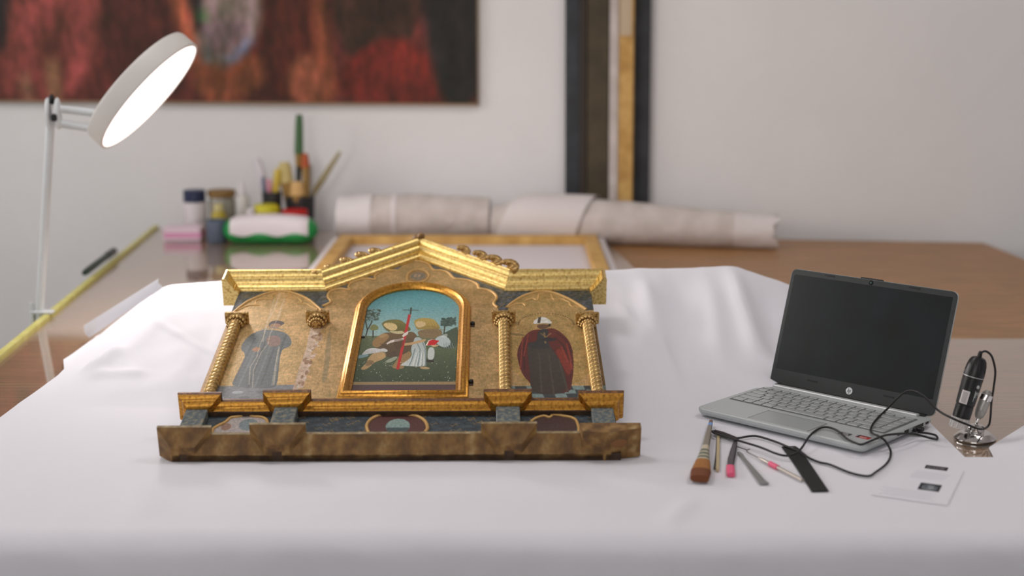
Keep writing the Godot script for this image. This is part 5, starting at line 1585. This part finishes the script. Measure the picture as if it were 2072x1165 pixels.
	part("eyelet", Sh.new().lathe([Vector2(0, 0.0024), Vector2(0.0042, 0.0024), Vector2(0.0038, 0.0030), Vector2(0, 0.0030)], 16, Transform3D(Basis.IDENTITY, Vector3(-0.0017, 0, -0.0976))).done(), mat(col(214, 208, 210), 0.5), t)
	# printed sheet
	t = thing("printed_sheet", "white sheet printed with a black title bar and a small dark picture, front right", "printed sheet", Vector3(0.597, 0.0014, -1.995), deg_to_rad(-25.0))
	part("sheet", Sh.new().box(Vector3(0, 0, 0), Vector3(0.105, 0.0003, 0.17), 0.0001).done(), M.paper, t)
	var a := Art.new(256, 64, col(34, 30, 34))
	for i in 9:                                          # lettering too small to be read in the photograph
		var x := 0.10 + 0.085 * i + (0.03 if i > 1 else 0.0)
		a.stroke([x, 0.72, x + 0.02, 0.3, x + 0.045, 0.72] if i % 3 == 0 else ([x, 0.3, x, 0.72, x + 0.045, 0.72, x + 0.045, 0.3] if i % 3 == 1 else [x + 0.05, 0.32, x, 0.32, x, 0.7, x + 0.05, 0.7]), 0.009, col(196, 190, 192))
	var tm := mat(Color.WHITE, 0.6)
	tm.albedo_texture = a.tex()
	part("title_bar", plate(PackedVector2Array([Vector2(-0.0165, -0.009), Vector2(0.0165, -0.009), Vector2(0.0165, 0.009), Vector2(-0.0165, 0.009)]), 0.0, Rect2(-0.0165, -0.009, 0.033, 0.018)), tm, t, Transform3D(Basis.IDENTITY, Vector3(0.0128, 0.00035, -0.0810)))
	a = Art.new(192, 192, col(38, 40, 46))
	a.smooth([0.14, 0.2, 0.86, 0.2, 0.86, 0.92, 0.14, 0.92], col(112, 118, 124))
	a.oval(0.3, 0.5, 0.1, 0.2, col(84, 92, 100)); a.oval(0.56, 0.58, 0.12, 0.22, col(142, 146, 150)); a.oval(0.76, 0.4, 0.07, 0.16, col(70, 76, 84))
	a.grain(0.06, 0.06, 0.4, 131)
	tm = mat(Color.WHITE, 0.6)
	tm.albedo_texture = a.tex()
	part("picture", plate(PackedVector2Array([Vector2(-0.0150, -0.0165), Vector2(0.0150, -0.0165), Vector2(0.0150, 0.0165), Vector2(-0.0150, 0.0165)]), 0.0, Rect2(-0.015, -0.0165, 0.03, 0.033)), tm, t, Transform3D(Basis.IDENTITY, Vector3(0.0180, 0.00035, 0.0150)))
	var g := mat(col(216, 212, 221), 0.7)
	var ls := Sh.new()
	for i in 6: ls.box(Vector3(0.012 - 0.001 * i, 0.0003, -0.055 + 0.0065 * i), Vector3(0.05, 0.0002, 0.0020))
	for i in 5: ls.box(Vector3(-0.006, 0.0003, 0.042 + 0.0075 * i), Vector3(0.078 - 0.012 * (i % 2), 0.0002, 0.0022))
	part("faint_text", ls.done(), g, t)

# ---------------------------------------------------------------- microscope
func microscope() -> void:
	var t := thing("usb_microscope", "small black digital microscope on a chrome stand, right of the laptop", "microscope", Vector3(0.752, -0.0012, -2.222))
	part("stand_base", Sh.new().lathe([Vector2(0, 0), Vector2(0.0315, 0), Vector2(0.0335, 0.0015), Vector2(0.0335, 0.0035), Vector2(0.0315, 0.0052), Vector2(0.0255, 0.0105), Vector2(0.0235, 0.0115), Vector2(0.0145, 0.012), Vector2(0.0135, 0.013), Vector2(0.0, 0.013)], 48, Transform3D.IDENTITY, 0.35).done(), M.chrome, t)
	part("ball_socket", Sh.new().lathe([Vector2(0.0, 0.013), Vector2(0.0125, 0.013), Vector2(0.013, 0.015), Vector2(0.013, 0.021), Vector2(0.010, 0.0235), Vector2(0.006, 0.0245), Vector2(0.0, 0.026)], 28, Transform3D(Basis.IDENTITY, Vector3(0.001, 0, 0)), 0.4).done(), M.chrome, t)
	part("screw", Sh.new().lathe([Vector2(0, 0), Vector2(0.0048, 0), Vector2(0.0048, 0.006), Vector2(0, 0.007)], 14, Transform3D(Basis(Vector3.BACK, PI / 2), Vector3(-0.012, 0.018, 0.004))).done(), M.chrome, t)
	var ax := (Vector3(0.0150, 0.0735, -0.003) - Vector3(0.0010, 0.030, 0.0)).normalized()
	var q := Transform3D(basis_y(ax), Vector3(0.0005, 0.026, 0))
	part("clamp_stem", Sh.new().lathe([Vector2(0, -0.002), Vector2(0.0028, -0.002), Vector2(0.0028, 0.012), Vector2(0, 0.012)], 14, q).done(), M.chrome, t)
	part("clamp_arm", Sh.new().lathe([Vector2(0.0, 0.008), Vector2(0.0045, 0.009), Vector2(0.0072, 0.013), Vector2(0.0088, 0.022), Vector2(0.0092, 0.0235), Vector2(0.0088, 0.0238), Vector2(0.0092, 0.034), Vector2(0.0092, 0.046), Vector2(0.0076, 0.053), Vector2(0.004, 0.057), Vector2(0.0, 0.058)], 22, q, 0.5).done(), mat(col(168, 166, 160), 0.3, 0.3), t)
	part("clamp_ring", Sh.new().lathe([Vector2(0.0094, 0.040), Vector2(0.0104, 0.041), Vector2(0.0104, 0.050), Vector2(0.0090, 0.051)], 22, q, 0.5).done(), M.chrome, t)
	# the barrel leans to the right
	var lo := Vector3(-0.0257, 0.0375, 0.004)
	var hi := Vector3(-0.0019, 0.1345, 0.0)
	var up := (hi - lo).normalized()
	var X := Transform3D(basis_y(up), lo)
	part("barrel", Sh.new().lathe([Vector2(0.0, 0.0), Vector2(0.0138, 0.0), Vector2(0.0143, 0.001), Vector2(0.0143, 0.0210), Vector2(0.0138, 0.0216), Vector2(0.0138, 0.0222), Vector2(0.0150, 0.0228), Vector2(0.0158, 0.046), Vector2(0.0166, 0.069), Vector2(0.0, 0.069)], 36, X, 0.4).done(), mat(col(10, 10, 11), 0.3), t)
	part("silver_ring", Sh.new().lathe([Vector2(0.0, 0.0692), Vector2(0.0169, 0.0692), Vector2(0.0169, 0.0702), Vector2(0.0, 0.0702)], 36, X, 0.4).done(), mat(col(200, 200, 198), 0.3, 0.6), t)
	part("top_cap", Sh.new().lathe([Vector2(0.0, 0.0704), Vector2(0.0166, 0.0704), Vector2(0.0165, 0.078), Vector2(0.0155, 0.088), Vector2(0.0135, 0.096), Vector2(0.0105, 0.1005), Vector2(0.0055, 0.1025), Vector2(0.0, 0.103)], 36, X, 0.5).done(), mat(col(11, 11, 12), 0.35), t)
	for i in 8:
		var a := TAU * i / 8
		part("cap_ridge", Sh.new().tube([X * Vector3(cos(a) * 0.0163, 0.079, sin(a) * 0.0163), X * Vector3(cos(a) * 0.0152, 0.089, sin(a) * 0.0152), X * Vector3(cos(a) * 0.0118, 0.098, sin(a) * 0.0118)], 0.0011, 6).done(), M.black, t)
	part("strain_relief", Sh.new().lathe([Vector2(0.0, 0.102), Vector2(0.0042, 0.102), Vector2(0.0036, 0.106), Vector2(0.0038, 0.107), Vector2(0.0026, 0.112), Vector2(0.0, 0.112)], 14, X, 0.4).done(), M.black, t)
	var clear := mat(Color(0.9, 0.9, 0.9, 0.35), 0.08)
	clear.transparency = BaseMaterial3D.TRANSPARENCY_ALPHA
	part("clear_tip", Sh.new().lathe([Vector2(0.0128, -0.018), Vector2(0.0142, -0.018), Vector2(0.0142, -0.0002), Vector2(0.0128, -0.0002)], 32, X, 0.4).done(), clear, t)
	for i in 12:
		var a := TAU * i / 12
		part("tip_rib", Sh.new().tube([X * Vector3(cos(a) * 0.0146, -0.017, sin(a) * 0.0146), X * Vector3(cos(a) * 0.0146, -0.001, sin(a) * 0.0146)], 0.0009, 6).done(), mat(col(206, 202, 200), 0.2), t)
	# what is printed or set on the barrel: angles from the front (z) towards the right
	var on := func(ang: float, y0: float, y1: float, half: float, r: float) -> ArrayMesh:
		return Sh.new().lathe([Vector2(r - 0.001, y0), Vector2(r, y0), Vector2(r, y1), Vector2(r - 0.001, y1)], 8, X, 0.4, ang - half, ang + half).done()
	var lb := part("label_plate", on.call(-0.62, 0.0245, 0.046, 0.40, 0.0162), mat(col(214, 208, 206), 0.5), t)
	for i in 6: part("stripe", on.call(-0.84 + 0.085 * i, 0.026, 0.044, 0.018, 0.01632), mat(col(140, 134, 132), 0.5), lb)
	part("button", Sh.new().ell(X * Vector3(sin(0.42) * 0.0158, 0.0560, cos(0.42) * 0.0158), Vector3(0.0029, 0.0032, 0.0018)).done(), mat(col(190, 190, 188), 0.3, 0.4), t)
	var wp := mat(col(176, 186, 180), 0.5)
	part("scale_mark", on.call(0.30, 0.031, 0.049, 0.035, 0.0163), wp, t)
	part("scale_mark", on.call(0.40, 0.038, 0.047, 0.05, 0.0163), wp, t)
	part("scale_mark", on.call(0.72, 0.0455, 0.0466, 0.32, 0.0164), wp, t)
	part("scale_mark", on.call(0.72, 0.0430, 0.0438, 0.32, 0.0163), wp, t)

func basis_y(up: Vector3) -> Basis:
	var x := up.cross(Vector3.BACK).normalized()
	return Basis(x, up, x.cross(up))

# ---------------------------------------------------------------- the cable
func cable() -> void:
	var o := Vector3(0.63, 0.0, -2.17)
	var t := thing("usb_cable", "thin black cable looping from the microscope over the laptop and across the paper", "cable", o)
	var c := [0.752,0.136,-2.222,0.753,0.142,-2.222,0.760,0.145,-2.222,0.768,0.140,-2.222,0.773,0.131,-2.222,0.778,0.111,-2.222,0.777,0.084,-2.222,0.775,0.060,-2.222,0.775,0.034,-2.222,0.772,0.020,-2.222,0.747,0.026,-2.185,0.724,0.035,-2.182,0.699,0.046,-2.180,0.684,0.052,-2.205,0.663,0.072,-2.230,0.652,0.071,-2.255,0.645,0.057,-2.280,0.630,0.022,-2.312,0.594,0.022,-2.244,0.576,0.022,-2.199,0.573,0.022,-2.175,0.579,0.022,-2.161,0.588,0.016,-2.152,0.592,0.004,-2.133,0.573,0.004,-2.081,0.544,0.004,-2.036,0.527,0.004,-2.017,0.505,0.004,-2.033,0.484,0.004,-2.071,0.470,0.004,-2.083,0.458,0.004,-2.106,0.452,0.004,-2.133,0.436,0.005,-2.158,0.422,0.005,-2.185,0.400,0.005,-2.214,0.386,0.005,-2.217,0.361,0.005,-2.206,0.343,0.004,-2.229,0.330,0.006,-2.242,0.329,0.009,-2.220,0.356,0.009,-2.185,0.388,0.009,-2.146,0.408,0.009,-2.112,0.423,0.009,-2.100,0.437,0.012,-2.103,0.452,0.012,-2.131,0.469,0.020,-2.162,0.489,0.020,-2.200,0.506,0.022,-2.211,0.520,0.022,-2.192,0.526,0.022,-2.144,0.536,0.022,-2.120,0.544,0.022,-2.118,0.566,0.022,-2.141,0.589,0.026,-2.153,0.628,0.020,-2.181,0.656,0.010,-2.206,0.677,0.004,-2.207,0.685,0.004,-2.204,0.689,0.004,-2.223,0.679,0.006,-2.228,0.661,0.008,-2.229]
	var p := []
	for i in range(0, c.size(), 3):
		p.append(Vector3(c[i], c[i + 1], c[i + 2]) - o)
	part("cable", Sh.new().tube(spline(p, 6), 0.0018, 8).done(), mat(col(18, 15, 16), 0.5), t)
	# a sleeve holds the folded end together
	part("tie", Sh.new().tube([Vector3(0.3315, 0.0072, -2.236) - o, Vector3(0.342, 0.0072, -2.2215) - o, Vector3(0.353, 0.0072, -2.204) - o, Vector3(0.362, 0.0072, -2.192) - o], [0.0030, 0.0040, 0.0038, 0.0028], 10).done(), mat(col(34, 24, 28), 0.6), t)
	var pl := Sh.new()
	var b := Basis(Vector3.UP, deg_to_rad(-43.9))
	pl.box(Vector3.ZERO, Vector3(0.016, 0.0085, 0.022), 0.002, Transform3D(b, Vector3(0.6590, 0.0118, -2.2405) - o))
	pl.box(Vector3.ZERO, Vector3(0.010, 0.0065, 0.012), 0.001, Transform3D(b, Vector3(0.6655, 0.0112, -2.2335) - o))
	part("plug", pl.done(), M.black, t)
